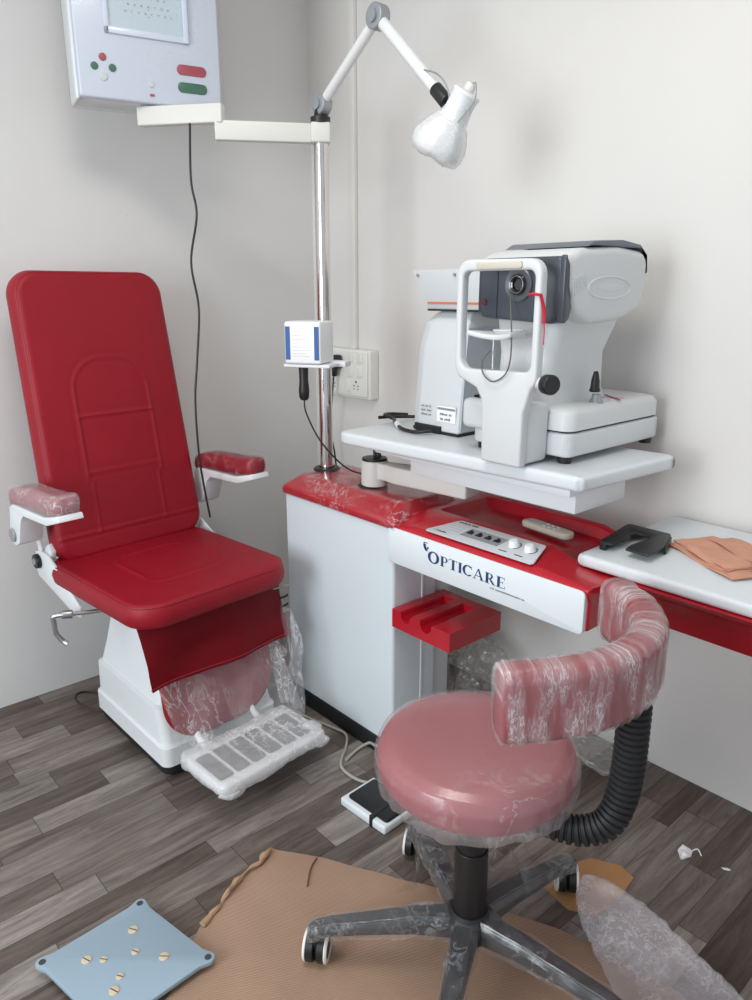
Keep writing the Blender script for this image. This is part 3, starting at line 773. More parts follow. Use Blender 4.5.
# chrome pole with clamp and bracket arms
pole = obj('pole', cyl((0.639, -0.446, 0.81), (0.639, -0.446, 1.895), 0.022, n=40), CHROME, unit, label='chrome pole')
obj('pole_cap', lathe([(0.0, 0), (0.029, 0), (0.030, 0.018), (0.02, 0.022), (0.016, 0.040), (0, 0.040)], 28, T(0.639, -0.446, 1.878)), BLACK, pole)
def arm_between(a, b, z0, z1, w, bev=0.004):
    a = Vector(a); b = Vector(b); d = (b-a); L = d.length; ang = math.degrees(math.atan2(d.y, d.x))
    return box(0, L, -w/2, w/2, z0, z1, bev, M=T(a.x, a.y, 0) @ RZ(ang))
d2 = (Vector((0.472, -0.711))-Vector((0.639, -0.446)))
obj('pole_clamp', box(-0.030, 0.028, -0.028, 0.028, 1.824, 1.880, 0.005, M=T(0.639, -0.446, 0) @ RZ(55)), IVORY, pole)
obj('lower_arm', arm_between((0.472, -0.709), (0.622, -0.470), 1.824, 1.878, 0.03), IVORY, unit, label='white lower bracket arm')
obj('upper_arm', arm_between((0.282, -0.852), (0.492, -0.690), 1.870, 1.922, 0.032), IVORY, unit, label='white upper bracket arm')
obj('arm_pin', cyl((0.478, -0.700, 1.85), (0.478, -0.700, 1.90), 0.012), IVORY, unit)

# ------------------------------------------------------------------ examination lamp
lamp = thing('examination_lamp', 'white jointed lamp on top of the chrome pole, head wrapped in plastic', 'lamp', (0.639, -0.446, 1.93))
YL = -0.444
J0 = Vector((0.645, YL, 1.930)); J1 = Vector((0.894, YL, 2.101)); J2 = Vector((1.120, YL, 1.884))
def joint(p, r=0.03, w=0.036):
    return join(cyl(p+Vector((0, -w/2, 0)), p+Vector((0, w/2, 0)), r, bev=0.004), cyl(p+Vector((0, -w/2-0.006, 0)), p+Vector((0, w/2+0.006, 0)), r*0.5))
obj('joint', joint(J0), GREYM, lamp); obj('joint', joint(J1, 0.032), GREYM, lamp)
obj('arm', cyl(J0+(J1-J0)*0.09, J1-(J1-J0)*0.09, 0.0145, n=20), pmat('shaded_white_tube', (0.72, 0.72, 0.71), 0.35), lamp)
obj('arm', cyl(J1+(J2-J1)*0.07, J2, 0.016, n=20, bev=0.003), WHITE, lamp)
dd = (J2-J1).normalized()
obj('swivel', join(cyl(J2-dd*0.01, J2+dd*0.045, 0.018, bev=0.003), cyl(J2+dd*0.04, J2+dd*0.07, 0.005)), BLACK, lamp)
HA = Vector((1.222, YL, 1.864)); HB = Vector((1.150, YL-0.02, 1.755)); hd = (HB-HA).normalized(); hl = (HB-HA).length
q = Vector((0, 0, 1)).rotation_difference(hd).to_matrix().to_4x4()
hm = Matrix.Translation(HA) @ q @ Matrix.Scale(0.82, 4)
hood = obj('lamp_head', lathe([(0, -0.004), (0.030, -0.004), (0.042, 0.0), (0.044, 0.006), (0.041, 0.012), (0.040, 0.085), (0.046, 0.10), (0.066, 0.135), (0.074, 0.165), (0.073, 0.185), (0.069, 0.185), (0.064, 0.15), (0.0, 0.12)], 36, hm), WHITE, lamp)
obj('end_cap', lathe([(0, -0.026), (0.014, -0.026), (0.016, -0.022), (0.017, -0.004), (0, -0.004)], 20, hm), IVORY, hood)
fw = lathe([(0.040, 0.03), (0.043, 0.08), (0.054, 0.09), (0.075, 0.12), (0.084, 0.155), (0.084, 0.18), (0.070, 0.20), (0.04, 0.206), (0, 0.20)], 48, hm); jitter(fw, 0.010, 20, 1); jitter(fw, 0.004, 60, 2)
obj('plastic_wrap', fw, FILM_LAMP, hood, smooth=60, label='crumpled clear bag over the lamp head')
obj('cable', tube([J2-dd*0.07+Vector((0.012, -0.01, 0.005)), J2+Vector((0.02, -0.02, 0.03)), J2+Vector((0.055, -0.02, -0.01)), HA+Vector((-0.03, -0.02, -0.07))], 0.0022), GREYM, lamp)
obj('cable', tube([HA-hd*0.02, HA+Vector((0.035, -0.01, 0.01)), HA+Vector((0.038, -0.02, -0.03)), HA+hd*0.06+Vector((0.03, -0.02, -0.02))], 0.002), GREYM, lamp)
obj('lamp_stem', cyl(J2+dd*0.065, HA+hd*0.03, 0.006), WHITE, lamp)

# ------------------------------------------------------------------ vision chart box
A = Vector((0.288, -1.024, 1.923)); u_ = Vector((0.231, 0.973, 0)); n_ = Vector((0.973, -0.231, 0))
VM = Matrix(((u_.x, 0, n_.x, A.x), (u_.y, 0, n_.y, A.y), (0, 1, 0, A.z), (0, 0, 0, 1)))   # x along, y up, z normal
chart = thing('vision_chart_box', 'white wall box with eye test screen and red and green buttons', 'eye test display', (A.x+0.04, A.y+0.19, A.z))
shell = bmesh.new()
casing = obj('casing', join(box(-0.01, 0.415, 0.0, 0.60, -0.13, -0.022, 0.016, 4, M=VM)), WHITE, chart)
face = obj('front_cover', box(-0.002, 0.408, 0.004, 0.596, -0.04, 0.0, 0.006, 3, M=VM), PANELW, chart, label='bluish white front cover under film')
obj('edge_trim', box(-0.012, 0.000, -0.002, 0.60, -0.124, -0.012, 0.006, 3, M=VM), WHITE, chart)
# raised bezel around the screen
def bezel():
    parts = [box(0.078, 0.315, 0.172, 0.190, 0, 0.008, 0.003, 2, M=VM), box(0.078, 0.092, 0.172, 0.50, 0, 0.008, 0.003, 2, M=VM), box(0.300, 0.315, 0.172, 0.50, 0, 0.012, 0.003, 2, M=VM), box(0.078, 0.315, 0.486, 0.50, 0, 0.008, 0.003, 2, M=VM)]
    return join(*parts)
obj('bezel', bezel(), PANELW, face)
scr = obj('screen', box(0.092, 0.300, 0.190, 0.486, 0.0003, 0.002, 0, M=VM), SCREEN, face, smooth=0)
rows = [('E', .44, .030, 1), ('FP', .405, .022, 2), ('TOZ', .37, .018, 3), ('LPED', .335, .014, 4), ('PECFD', .305, .011, 5), ('HEVTUA', .27, .0085, 6), ('NKBHTOA', .2495, .0085, 7), ('HIVNCTOL', .2315, .0078, 8)]
for s_, y, sz, k in rows:
    bmz = []
    for i, ch in enumerate(s_):
        x = 0.205 + (i-(len(s_)-1)/2)*min(0.0165+sz*0.25, 0.05) - sz*0.3
        bmz.append(text_mesh(ch, sz, VM @ T(x, y, 0.0022), 0.0001))
    obj('letter_row', join(*bmz), INK, scr, smooth=0)
bmz = [cyl(VM @ Vector((0.205, y, 0.002)), VM @ Vector((0.205, y, 0.0023)), 0.0016, n=10) for y in (0.245, 0.227)]
obj('row_mark', join(*bmz), GREYINK, scr, smooth=0)
for x, y, r_, m_ in ((0.067, 0.110, 0.0105, REDB), (0.043, 0.085, 0.0105, GREENB), (0.092, 0.085, 0.0105, GREENB), (0.066, 0.060, 0.011, PLASTICW), (0.198, 0.054, 0.008, PLASTICW)):
    obj('button', cyl(VM @ Vector((x, y, -0.001)), VM @ Vector((x, y, 0.003)), r_, r_*0.94, n=28, bev=0.0008), m_, face, label={'red_button': 'red button', 'green_button': 'green button'}.get(m_.name, 'clear button'))
obj('indicator', prism(rrect(0.014, 0.007, 0.003, cx=0.199, cy=0.026), 0, 0.0015, M=VM), REDB, face)
for y, m_ in ((0.104, REDB), (0.057, GREENB)):
    obj('bar_button', prism(rrect(0.088, 0.028, 0.0135, cx=0.320, cy=y), -0.001, 0.003, 0.001, 2, M=VM), m_, face, label='red bar button' if m_ is REDB else 'green bar button')
fv = box(-0.014, 0.418, -0.006, 0.604, -0.13, 0.004, 0.012, 3, M=VM)
bmesh.ops.subdivide_edges(fv, edges=fv.edges[:], cuts=4, use_grid_fill=True); jitter(fv, 0.0015, 15, 3)
obj('plastic_wrap', fv, film_mat('film_chart', 0.03, 0.25, 5, rw=0.02, rough=0.14, bump=0.08), chart, smooth=50, label='clear film stretched over the box')

# ------------------------------------------------------------------ near reading box on the pole
nb = thing('near_chart_box', 'small white cube with blue edge stripes clipped to the chrome pole', 'reading box', (0.60, -0.50, 1.15))
NBM = T(0.690, -0.545, 1.182) @ RZ(30) @ Matrix.Diagonal((0.90, 0.90, 0.92, 1))
nbx = obj('box', box(-0.066, 0.066, -0.062, 0.062, 0, 0.138, 0.008, 3, M=NBM), PAPER, nb, label='glossy white box with printed sides')
for x0 in (-0.061, 0.044):
    obj('blue_stripe', box(x0, x0+0.017, -0.0630, -0.0618, 0.014, 0.122, M=NBM), BLUEP, nbx, smooth=0)
for y0 in (-0.055, 0.05):
    obj('blue_stripe', box(0.0618, 0.0630, y0, y0+0.008, 0.014, 0.122, M=NBM), BLUEP, nbx, smooth=0)
lines = [box(0.0618, 0.0627, -0.038, -0.038+w_, z_, z_+0.0022, M=NBM) for z_, w_ in ((0.110, .045), (0.098, .06), (0.089, .07), (0.079, .065), (0.068, .07), (0.056, .055), (0.046, .07), (0.039, .07), (0.031, .06), (0.022, .068))]
obj('print', join(*lines), INK, nbx, smooth=0)
lines = [box(-0.034, -0.034+w_, -0.0627, -0.0618, z_, z_+0.0015, M=NBM) for z_, w_ in ((0.104, .06), (0.092, .05), (0.080, .045), (0.068, .03), (0.056, .06), (0.044, .066), (0.034, .05), (0.026, .062))]
obj('print', join(*lines), pmat('faint_print', (0.55, 0.54, 0.53), 0.5), nbx, smooth=0)
obj('bracket', join(box(-0.075, 0.095, -0.055, 0.055, -0.012, -0.001, 0.003, M=NBM), box(0.02, 0.12, 0.03, 0.085, -0.014, 0.004, 0.003, M=NBM)), WHITE, nb)
tor = thing('hand_torch', 'black hand torch hanging under the small white reading box', 'torch', (0.585, -0.556, 1.06))
obj('grip', lathe([(0, 0), (0.010, 0), (0.0155, 0.008), (0.017, 0.03), (0.014, 0.06), (0.015, 0.10), (0, 0.10)], 24, T(0.690, -0.570, 1.068)), BLACK, tor, label='black ribbed grip')
obj('cord', tube([(0.690, -0.570, 1.072), (0.697, -0.570, 1.03), (0.725, -0.545, 0.95), (0.755, -0.50, 0.88), (0.785, -0.46, 0.84), (0.83, -0.42, 0.826)], 0.0027), BLACK, tor)

# ------------------------------------------------------------------ swing table board with hub and arm
SR = 4.6; SC = (1.30, -0.375); SM = T(*SC, 0) @ RZ(SR)
swing = thing('swing_table', 'white swing-out instrument board on a round hub above the red lid', 'table', (0.915, -0.475, 0.815))
def rpoly(cs, rs, n=8):
    out = []
    for i, c in enumerate(cs):
        c = Vector(c); p = (Vector(cs[i-1])-c).normalized(); q = (Vector(cs[(i+1) % len(cs)])-c).normalized(); r_ = rs[i]
        a0 = c+p*r_; a1 = c+q*r_
        for k in range(n+1):
            t = k/n; out.append(tuple(a0*(1-t)**2 + c*2*t*(1-t) + a1*t*t))
    return out
def board():
    return prism(rpoly([(0.880, -0.602), (1.690, -0.552), (1.715, -0.165), (0.870, -0.215)], [0.05, 0.015, 0.02, 0.06]), 0.964, 1.0, 0.010, 4)
obj('tabletop', board(), BOARD, swing, smooth=30)
obj('under_board', box(1.10, 1.648, -0.503, -0.285, 0.896, 0.9645, 0.003, 2), WHITE, swing)
obj('under_strip', box(0.99, 1.655, -0.54, -0.27, 0.945, 0.9645, 0.002, 2), WHITE, swing)
obj('hub', join(cyl((0.915, -0.475, 0.822), (0.915, -0.475, 0.900), 0.041, n=40, bev=0.003)), IVORY, swing, label='ivory cylindrical hub')
obj('hub_cap', cyl((0.915, -0.475, 0.899), (0.915, -0.475, 0.907), 0.039, n=40, bev=0.002), BLACK, swing)
armp = [Vector((0.915, -0.475, 0)), Vector((1.00, -0.455, 0)), Vector((1.08, -0.46, 0)), Vector((1.25, -0.448, 0))]
obj('swing_arm', join(prism([(0.0, -0.030), (0.055, -0.022), (0.10, -0.034), (0.36, -0.040), (0.36, 0.040), (0.10, 0.034), (0.05, 0.022), (0.0, 0.030)], 0.845, 0.897, 0.006, 3, M=T(0.915, -0.475, 0) @ RZ(8)),
     box(0.19, 0.36, -0.036, 0.036, 0.88, 0.93, 0.004, M=T(0.915, -0.475, 0) @ RZ(8))), IVORY, swing)
cc = tube([(0.895, -0.455, 0.90), (0.890, -0.452, 0.93), (0.885, -0.448, 0.966)], 0.006)
obj('hub_cable', join(cc, tube([(0.915, -0.452, 0.90), (0.902, -0.450, 0.93), (0.895, -0.446, 0.966)], 0.006)), BLACK, swing)

# ------------------------------------------------------------------ autorefractor
ar = thing('autorefractor', 'white autorefractor with chin rest frame and black lens on the board', 'eye testing instrument', (1.45, -0.33, 1.0))
ZB = 1.0
def rbox(x0, x1, y0, y1, z0, z1, b, seg=4): return box(x0, x1, y0, y1, z0, z1, b, seg)
basep = obj('base', prism(rrect(0.30, 0.425, 0.022, cx=1.450, cy=-0.262), ZB+0.016, ZB+0.074, 0.008, 3), PLASTIC, ar)
for x, y in ((1.325, -0.45), (1.575, -0.45), (1.325, -0.075), (1.575, -0.075)):
    obj('foot', cyl((x, y, ZB), (x, y, ZB+0.018), 0.016, 0.018, n=20), BLACK, basep)
obj('shadow_gap', prism(rrect(0.286, 0.41, 0.02, cx=1.450, cy=-0.262), ZB+0.072, ZB+0.080), BLACKM, basep, label='dark gap between base and stage')
def stage():
    bm = bmesh.new(); rings = []
    for z, w, l, r_, dx in ((ZB+0.079, 0.298, 0.423, 0.03, 0), (ZB+0.115, 0.298, 0.420, 0.03, 0), (ZB+0.128, 0.286, 0.405, 0.03, 0), (ZB+0.133, 0.25, 0.37, 0.03, 0)):
        rings.append([bm.verts.new((x, y, z)) for x, y in rrect(w, l, r_, 6, cx=1.450+dx, cy=-0.264)])
    m = len(rings[0])
    for a, b in zip(rings, rings[1:]):
        for i in range(m): bm.faces.new((a[i], a[(i+1) % m], b[(i+1) % m], b[i]))
    bm.faces.new(rings[0][::-1]); bm.faces.new(rings[-1])
    return bm
stg = obj('stage', stage(), PLASTIC, ar, smooth=50)
# pedestal body
def body():
    bm = bmesh.new(); rings = []
    for z, x0, x1, y0, y1 in ((ZB+0.130, 1.355, 1.528, -0.47, -0.20), (ZB+0.16, 1.358, 1.522, -0.465, -0.21), (ZB+0.25, 1.36, 1.522, -0.46, -0.215), (ZB+0.34, 1.35, 1.555, -0.465, -0.205)):
        rings.append([bm.verts.new((x, y, z)) for x, y in rrect(x1-x0, y1-y0, 0.03, 6, cx=(x0+x1)/2, cy=(y0+y1)/2)])
    m = len(rings[0])
    for a, b in zip(rings, rings[1:]):
        for i in range(m): bm.faces.new((a[i], a[(i+1) % m], b[(i+1) % m], b[i]))
    bm.faces.new(rings[0][::-1]); bm.faces.new(rings[-1])
    return bm
obj('column', body(), PLASTIC, ar, smooth=50)
# head shell: profile in YZ extruded along x then rounded
hp = [(-0.475, 1.345), (-0.40, 1.322), (-0.28, 1.328), (-0.185, 1.352), (-0.168, 1.40), (-0.165, 1.468), (-0.185, 1.492), (-0.30, 1.500), (-0.46, 1.490), (-0.505, 1.470), (-0.50, 1.40)]
hd_ = prism(hp, 1.325, 1.588, 0.020, 5, M=YZ)
head = obj('head', hd_, PLASTIC, ar, smooth=40, label='white rounded measuring head')
obj('lid', prism([(-0.43, 1.494), (-0.40, 1.508), (-0.28, 1.514), (-0.20, 1.506), (-0.165, 1.484), (-0.158, 1.44), (-0.164, 1.44), (-0.170, 1.48), (-0.20, 1.498), (-0.40, 1.498)], 1.345, 1.582, 0.003, 2, M=YZ), LIDGREY, head, label='slate grey lid')
# side oval
ov = bmesh.new()
for (rx, rz_, dx, nm) in ((0.062, 0.020, 0.0, 0),):
    pass
ov.free()
ovt = sweep([Vector((1.5885, -0.335+0.090*math.cos(2*PI*i/48), 1.405+0.025*math.sin(2*PI*i/48))) for i in range(49)], [(0.0025*math.cos(a*PI/4), 0.0025*math.sin(a*PI/4)) for a in range(8)], caps=False)
obj('side_relief', ovt, PLASTIC, head, label='raised oval relief')
obj('side_relief', lathe([(0, 0.003), (0.6, 0.0025), (0.95, 0.0015), (1, 0)], 40, T(1.5865, -0.335, 1.405) @ RY(90) @ Matrix.Diagonal((0.012, 0.065, 1, 1))), PLASTIC, head)
vents = [box(1.586, 1.5895, -0.485+0.008*i, -0.482+0.008*i, 1.385+0.004*i, 1.425+0.002*i, 0.001, 1) for i in range(7)]
obj('vent_slots', join(*vents), PLASTICW, head)
# dark patient-side face wrapping the corner
fc = obj('front_face', prism([(1.342, 1.352), (1.360, 1.335), (1.560, 1.326), (1.578, 1.340), (1.584, 1.362), (1.584, 1.460), (1.574, 1.472), (1.354, 1.472), (1.342, 1.462)], 0.478, 0.520, 0.008, 3, M=XZ), CHARCOAL, head, label='charcoal front face')
obj('side_wing', prism([(-0.520, 1.466), (-0.517, 1.474), (-0.512, 1.474), (-0.510, 1.44), (-0.508, 1.405), (-0.486, 1.365), (-0.494, 1.338), (-0.508, 1.328), (-0.520, 1.330)], 1.575, 1.590, 0.003, 2, M=YZ), CHARCOAL, fc)
obj('seam', box(1.4035, 1.4055, -0.5212, -0.5195, 1.335, 1.470), BLACKM, fc, smooth=0)
LX, LZ = 1.468, 1.412
obj('lens_ring', join(lathe([(0.020, 0), (0.038, 0), (0.038, 0.006), (0.035, 0.008), (0.020, 0.004)], 40, T(LX, -0.520, LZ) @ RX(90))), pmat('lens_bezel', (0.10, 0.115, 0.13), 0.3), fc, label='grey ring around the lens')
obj('lens', join(lathe([(0, 0.004), (0.012, 0.004), (0.014, 0.009), (0.022, 0.012), (0.024, 0.010), (0.024, 0.003)], 36, T(LX, -0.520, LZ) @ RX(90))), pmat('lens_black', (0.005, 0.005, 0.006), 0.08, coat=0.6), fc, label='black lens')
obj('lens_reflection_ring', sweep([Vector((LX+0.019*math.cos(2*PI*i/40), -0.5325, LZ+0.019*math.sin(2*PI*i/40))) for i in range(41)], [(0.0011*math.cos(a*PI/3), 0.0011*math.sin(a*PI/3)) for a in range(6)], caps=False), STEEL, fc)
obj('sensor', cyl((1.366, -0.5195, 1.372), (1.366, -0.5225, 1.372), 0.008, n=20), pmat('dark_red_sensor', (0.10, 0.015, 0.02), 0.2), fc)
# forehead / chin frame
def frame():
    YF0, YF1 = 0.562, 0.588
    outer = []
    def arc(cx, cy, r, a0, a1, n=8): return [(cx+r*math.cos(R(a0+(a1-a0)*i/n)), cy+r*math.sin(R(a0+(a1-a0)*i/n))) for i in range(n+1)]
    outer = arc(1.543, 1.432, 0.034, 0, 90) + arc(1.370, 1.434, 0.034, 90, 180) + [(1.334, 1.33)] + [(1.335, 1.24)] + arc(1.385, 1.232, 0.050, 180, 225, 4) + [(1.405, 1.176), (1.421, 1.152), (1.426, 1.13)] + [(1.428, 1.002), (1.545, 1.002), (1.546, 1.13), (1.556, 1.158)] + arc(1.538, 1.215, 0.040, -50, 0, 5)
    inner = arc(1.542, 1.424, 0.018, 0, 90, 5) + arc(1.371, 1.424, 0.018, 90, 180, 5) + [(1.352, 1.33)] + arc(1.380, 1.246, 0.028, 180, 270, 5) + arc(1.542, 1.240, 0.018, 270, 360, 5)
    bm = bmesh.new()
    def loop(pts, z): 
        vs = [bm.verts.new((x, y, z)) for x, y in pts]; es = [bm.edges.new((vs[i], vs[(i+1) % len(vs)])) for i in range(len(vs))]; return vs, es
    for z in (YF0, YF1):
        o, eo = loop(outer, z); i_, ei = loop(inner, z)
        bmesh.ops.triangle_fill(bm, edges=eo+ei, use_beauty=True)
        if z == YF0: O0, I0 = o, i_
        else: O1, I1 = o, i_
    for a, b in ((O0, O1), (I0, I1)):
        for k in range(len(a)): bm.faces.new((a[k], a[(k+1) % len(a)], b[(k+1) % len(a)], b[k]))
    bmesh.ops.recalc_face_normals(bm, faces=bm.faces)
    es = [e for e in bm.edges if e.is_manifold and e.calc_face_angle(0) > R(60)]
    bmesh.ops.bevel(bm, geom=es, offset=0.006, segments=3, affect='EDGES', profile=0.5)
    return xf(bm, XZ)
frm = obj('head_frame', frame(), PLASTIC, ar, smooth=40, label='white head and chin rest frame')
obj('forehead_rest', prism(rrect(0.130, 0.016, 0.006, cx=1.462, cy=1.453), 0.586, 0.592, 0.002, 2, M=XZ), pmat('cream_silicone', (0.60, 0.57, 0.48), 0.5), frm, label='cream forehead pad')
obj('frame_foot', box(1.432, 1.542, -0.566, -0.474, ZB+0.004, ZB+0.145, 0.012, 3), PLASTIC, frm)
obj('frame_block', box(1.300, 1.418, -0.52, -0.475, ZB+0.06, ZB+0.135, 0.016, 3), PLASTIC, frm)
obj('rubber_foot', cyl((1.437, -0.55, ZB-0.0), (1.437, -0.55, ZB+0.02), 0.017, n=18, bev=0.002), BLACK, frm)
CHX = 0.015
def chin():
    pts = []
    n = 20
    top = [(1.370 + 0.13*i/n, 0.585 + 0.022*math.sin(PI*i/n)*-1 + 0.0) for i in range(n+1)]
    fr = [(1.368 + 0.128*i/n, 0.600 - 0.020*math.sin(PI*i/n)) for i in range(n+1)]
    bk = [(1.490 - 0.11*i/n, 0.535 - 0.008*math.sin(PI*i/n)) for i in range(n+1)]
    bm = prism(fr+bk, 1.288, 1.300, 0.003, 2)
    return xf(bm, Matrix(((1,0,0,0),(0,-1,0,0),(0,0,1,0),(0,0,0,1))))
cb = chin()
for v in cb.verts: v.co.z += 0.010*abs((v.co.x-1.432)/0.064)**2; v.co.x += CHX
cr_ = obj('chin_rest', cb, PLASTIC, frm, smooth=50, label='white scooped chin rest')
obj('cup', lathe([(0, 0.0), (0.030, 0.002), (0.036, 0.010), (0.034, 0.012), (0.028, 0.006), (0, 0.004)], 28, T(1.462, -0.545, 1.300)), PLASTIC, cr_)
obj('post', cyl((1.442, -0.572, 1.222), (1.442, -0.572, 1.294), 0.0035, n=14), STEEL, cr_)
kn = join(lathe([(0, 0), (0.020, 0), (0.022, 0.003), (0.0225, 0.022), (0.020, 0.026), (0, 0.026)], 24, T(1.594, -0.572, 1.200) @ RZ(-20) @ RY(90)))
obj('height_knob', kn, BLACK, frm, label='black height knob')
obj('knob_shaft', cyl((1.56, -0.568, 1.200), (1.60, -0.572, 1.200), 0.014, n=20), PLASTIC, frm)
jy = obj('joystick', lathe([(0, 0), (0.014, 0), (0.016, 0.004), (0.013, 0.012), (0.012, 0.03), (0.009, 0.045), (0.006, 0.056), (0, 0.058)], 20, T(1.562, -0.322, ZB+0.158) @ Matrix.Scale(0.88, 4)), BLACK, ar, label='black joystick')
obj('boot', lathe([(0.018, 0), (0.013, 0.01), (0.011, 0.02), (0, 0.02)], 20, T(1.566, -0.318, ZB+0.132)), GREYM, jy)
# red printed mark on the stage top
sq = [sweep([Vector((1.530+0.07*t-0.01*k, -0.245+0.020*math.sin(4*t+k)+0.020*k, ZB+0.1345)) for t in [i/20 for i in range(21)]], [(0.0022, 0), (0, 0.0004), (-0.0022, 0), (0, -0.0004)]) for k in (0, 1, 2)]
obj('printed_mark', join(*sq), REDINK, stg, smooth=0, label='red printed mark')
# string tied to the frame
obj('lens_cord', tube([(1.455, -0.536, 1.395), (1.475, -0.555, 1.35), (1.503, -0.585, 1.30), (1.513, -0.598, 1.25), (1.50, -0.598, 1.215), (1.465, -0.598, 1.196), (1.435, -0.597, 1.212), (1.430, -0.596, 1.240), (1.447, -0.59, 1.265)], 0.0018), pmat('grey_cord', (0.12, 0.12, 0.12), 0.6), frm)
obj('red_string', join(tube([(1.548, -0.590, 1.390), (1.56, -0.592, 1.392), (1.578, -0.590, 1.390)], 0.003), tube([(1.579, -0.590, 1.392), (1.582, -0.578, 1.36), (1.582, -0.575, 1.33)], 0.0038), tube([(1.582, -0.575, 1.33), (1.586, -0.578, 1.31), (1.588, -0.582, 1.285)], 0.0013)), REDWIRE, frm)

# ------------------------------------------------------------------ second instrument (left of the refractor)
lm = thing('lensmeter', 'grey white upright instrument with orange stripe behind the autorefractor', 'eye testing instrument', (1.08, -0.24, 1.0))
def lm_body():
    bm = bmesh.new(); rings = []
    for z, x0, x1, y0, y1, r_ in ((1.006, 0.972, 1.190, -0.405, -0.19, 0.03), (1.24, 0.972, 1.190, -0.385, -0.175, 0.03), (1.31, 0.985, 1.188, -0.372, -0.170, 0.03), (1.338, 1.01, 1.180, -0.352, -0.17, 0.03), (1.348, 1.04, 1.17, -0.33, -0.18, 0.025)):
        w = x1-x0; l = y1-y0
        # square front-right corner, chamfered front-left
        pts = [(x1, y0), (x1, y1), (x0, y1), (x0, y0+0.07), (x0+0.022, y0+0.018), (x0+0.06, y0)]
        rings.append([bm.verts.new((x, y, z)) for x, y in pts])
    m = len(rings[0])
    for a, b in zip(rings, rings[1:]):
        for i in range(m): bm.faces.new((a[i], a[(i+1) % m], b[(i+1) % m], b[i]))
    bm.faces.new(rings[0][::-1]); bm.faces.new(rings[-1])
    bmesh.ops.bevel(bm, geom=[e for e in bm.edges], offset=0.006, segments=3, affect='EDGES', profile=0.5)
    return bm
lb = obj('casing', lm_body(), PLASTICW, lm, smooth=40)
obj('side_panel', prism([(-0.398, 1.012), (-0.195, 1.012), (-0.18, 1.30), (-0.375, 1.30), (-0.382, 1.24)], 1.1895, 1.1925, M=YZ), BLUEGREY, lb, smooth=0, label='bluish grey side')
obj('base_trim', prism([(1.192, -0.408), (1.192, -0.19), (0.97, -0.19), (0.97, -0.33), (0.995, -0.39), (1.03, -0.408)], 1.0, 1.0075), BLACKM, lb)
obj('base_notch', prism([(1.125, -0.413), (1.125, -0.40), (1.02, -0.39), (1.02, -0.409), (1.035, -0.4135)], 1.002, 1.022), BLACKM, lb)
def lm_head():
    bm = bmesh.new(); rings = []
    for z, x0, x1, y0, y1 in ((1.345, 1.035, 1.275, -0.375, -0.19), (1.352, 1.032, 1.278, -0.38, -0.19), (1.455, 0.990, 1.310, -0.40, -0.17)):
        rings.append([bm.verts.new((x, y, z)) for x, y in ((x1, y0), (x1, y1), (x0, y1), (x0, y0))])
    for a, b in zip(rings, rings[1:]):
        for i in range(4): bm.faces.new((a[i], a[(i+1) % 4], b[(i+1) % 4], b[i]))
    bm.faces.new(rings[0][::-1]); bm.faces.new(rings[-1])
    bmesh.ops.bevel(bm, geom=bm.edges[:], offset=0.004, segments=2, affect='EDGES', profile=0.5)
    return bm
hh = obj('head', lm_head(), PLASTICW, lm, smooth=30, label='flared rectangular top')
obj('stripe', box(1.040, 1.275, -0.3845, -0.370, 1.362, 1.368), ORANGE, hh, smooth=0, label='orange stripe')
obj('gap', box(1.036, 1.272, -0.379, -0.37, 1.343, 1.348), BLACKM, hh, smooth=0)
for x in (1.015, 1.155): obj('screw', cyl((x, -0.396, 1.44), (x, -0.403, 1.44), 0.004, n=12), GREYM, hh)
for x, w_ in ((1.045, 0.05), (1.110, 0.062)):
    obj('label', box(x-0.004, x+w_+0.006, -0.4045, -0.4025, 1.036, 1.082), PAPER if x > 1.1 else PLASTICW, lb, smooth=0) if x > 1.1 else None
tt = []
for i in range(3): tt.append(scribble(0.040, 0.006, T(1.040, -0.4035, 1.072-0.012*i) @ RX(90), 10+i))
tt.append(box(1.108, 1.176, -0.4052, -0.4045, 1.071, 1.077)); tt.append(scribble(0.044, 0.007, T(1.118, -0.4052, 1.055) @ RX(90), 20)); tt.append(scribble(0.038, 0.008, T(1.120, -0.4052, 1.041) @ RX(90), 21))
obj('label_print', join(*tt), GREYINK, lb, smooth=0)
obj('socket', box(1.1925, 1.196, -0.345, -0.325, 1.095, 1.115, 0.001, 1), BLACK, lb)
# cable running over the board to the instrument
kb = tube([(0.838, -0.262, 1.007), (0.815, -0.315, 1.012), (0.835, -0.36, 1.016), (0.892, -0.375, 1.012), (0.93, -0.405, 1.010), (0.985, -0.44, 1.008), (1.03, -0.46, 1.007), (1.085, -0.465, 1.008), (1.115, -0.435, 1.012)], 0.0055)
kc = obj('instrument_cable', kb, BLACK); tag(kc, 'black power cable looped on the board left of the upright instrument', 'cable')
obj('cable_tag', cyl((0.955, -0.420, 1.0105), (0.985, -0.440, 1.0095), 0.0085, n=14), WHITE, kc, label='white cable tag')
kb2 = tube([(0.815, -0.37, 1.006), (0.835, -0.33, 1.007), (0.875, -0.285, 1.007), (0.95, -0.22, 1.006)], 0.0055)
obj('cable_tail', kb2, BLACK, kc)

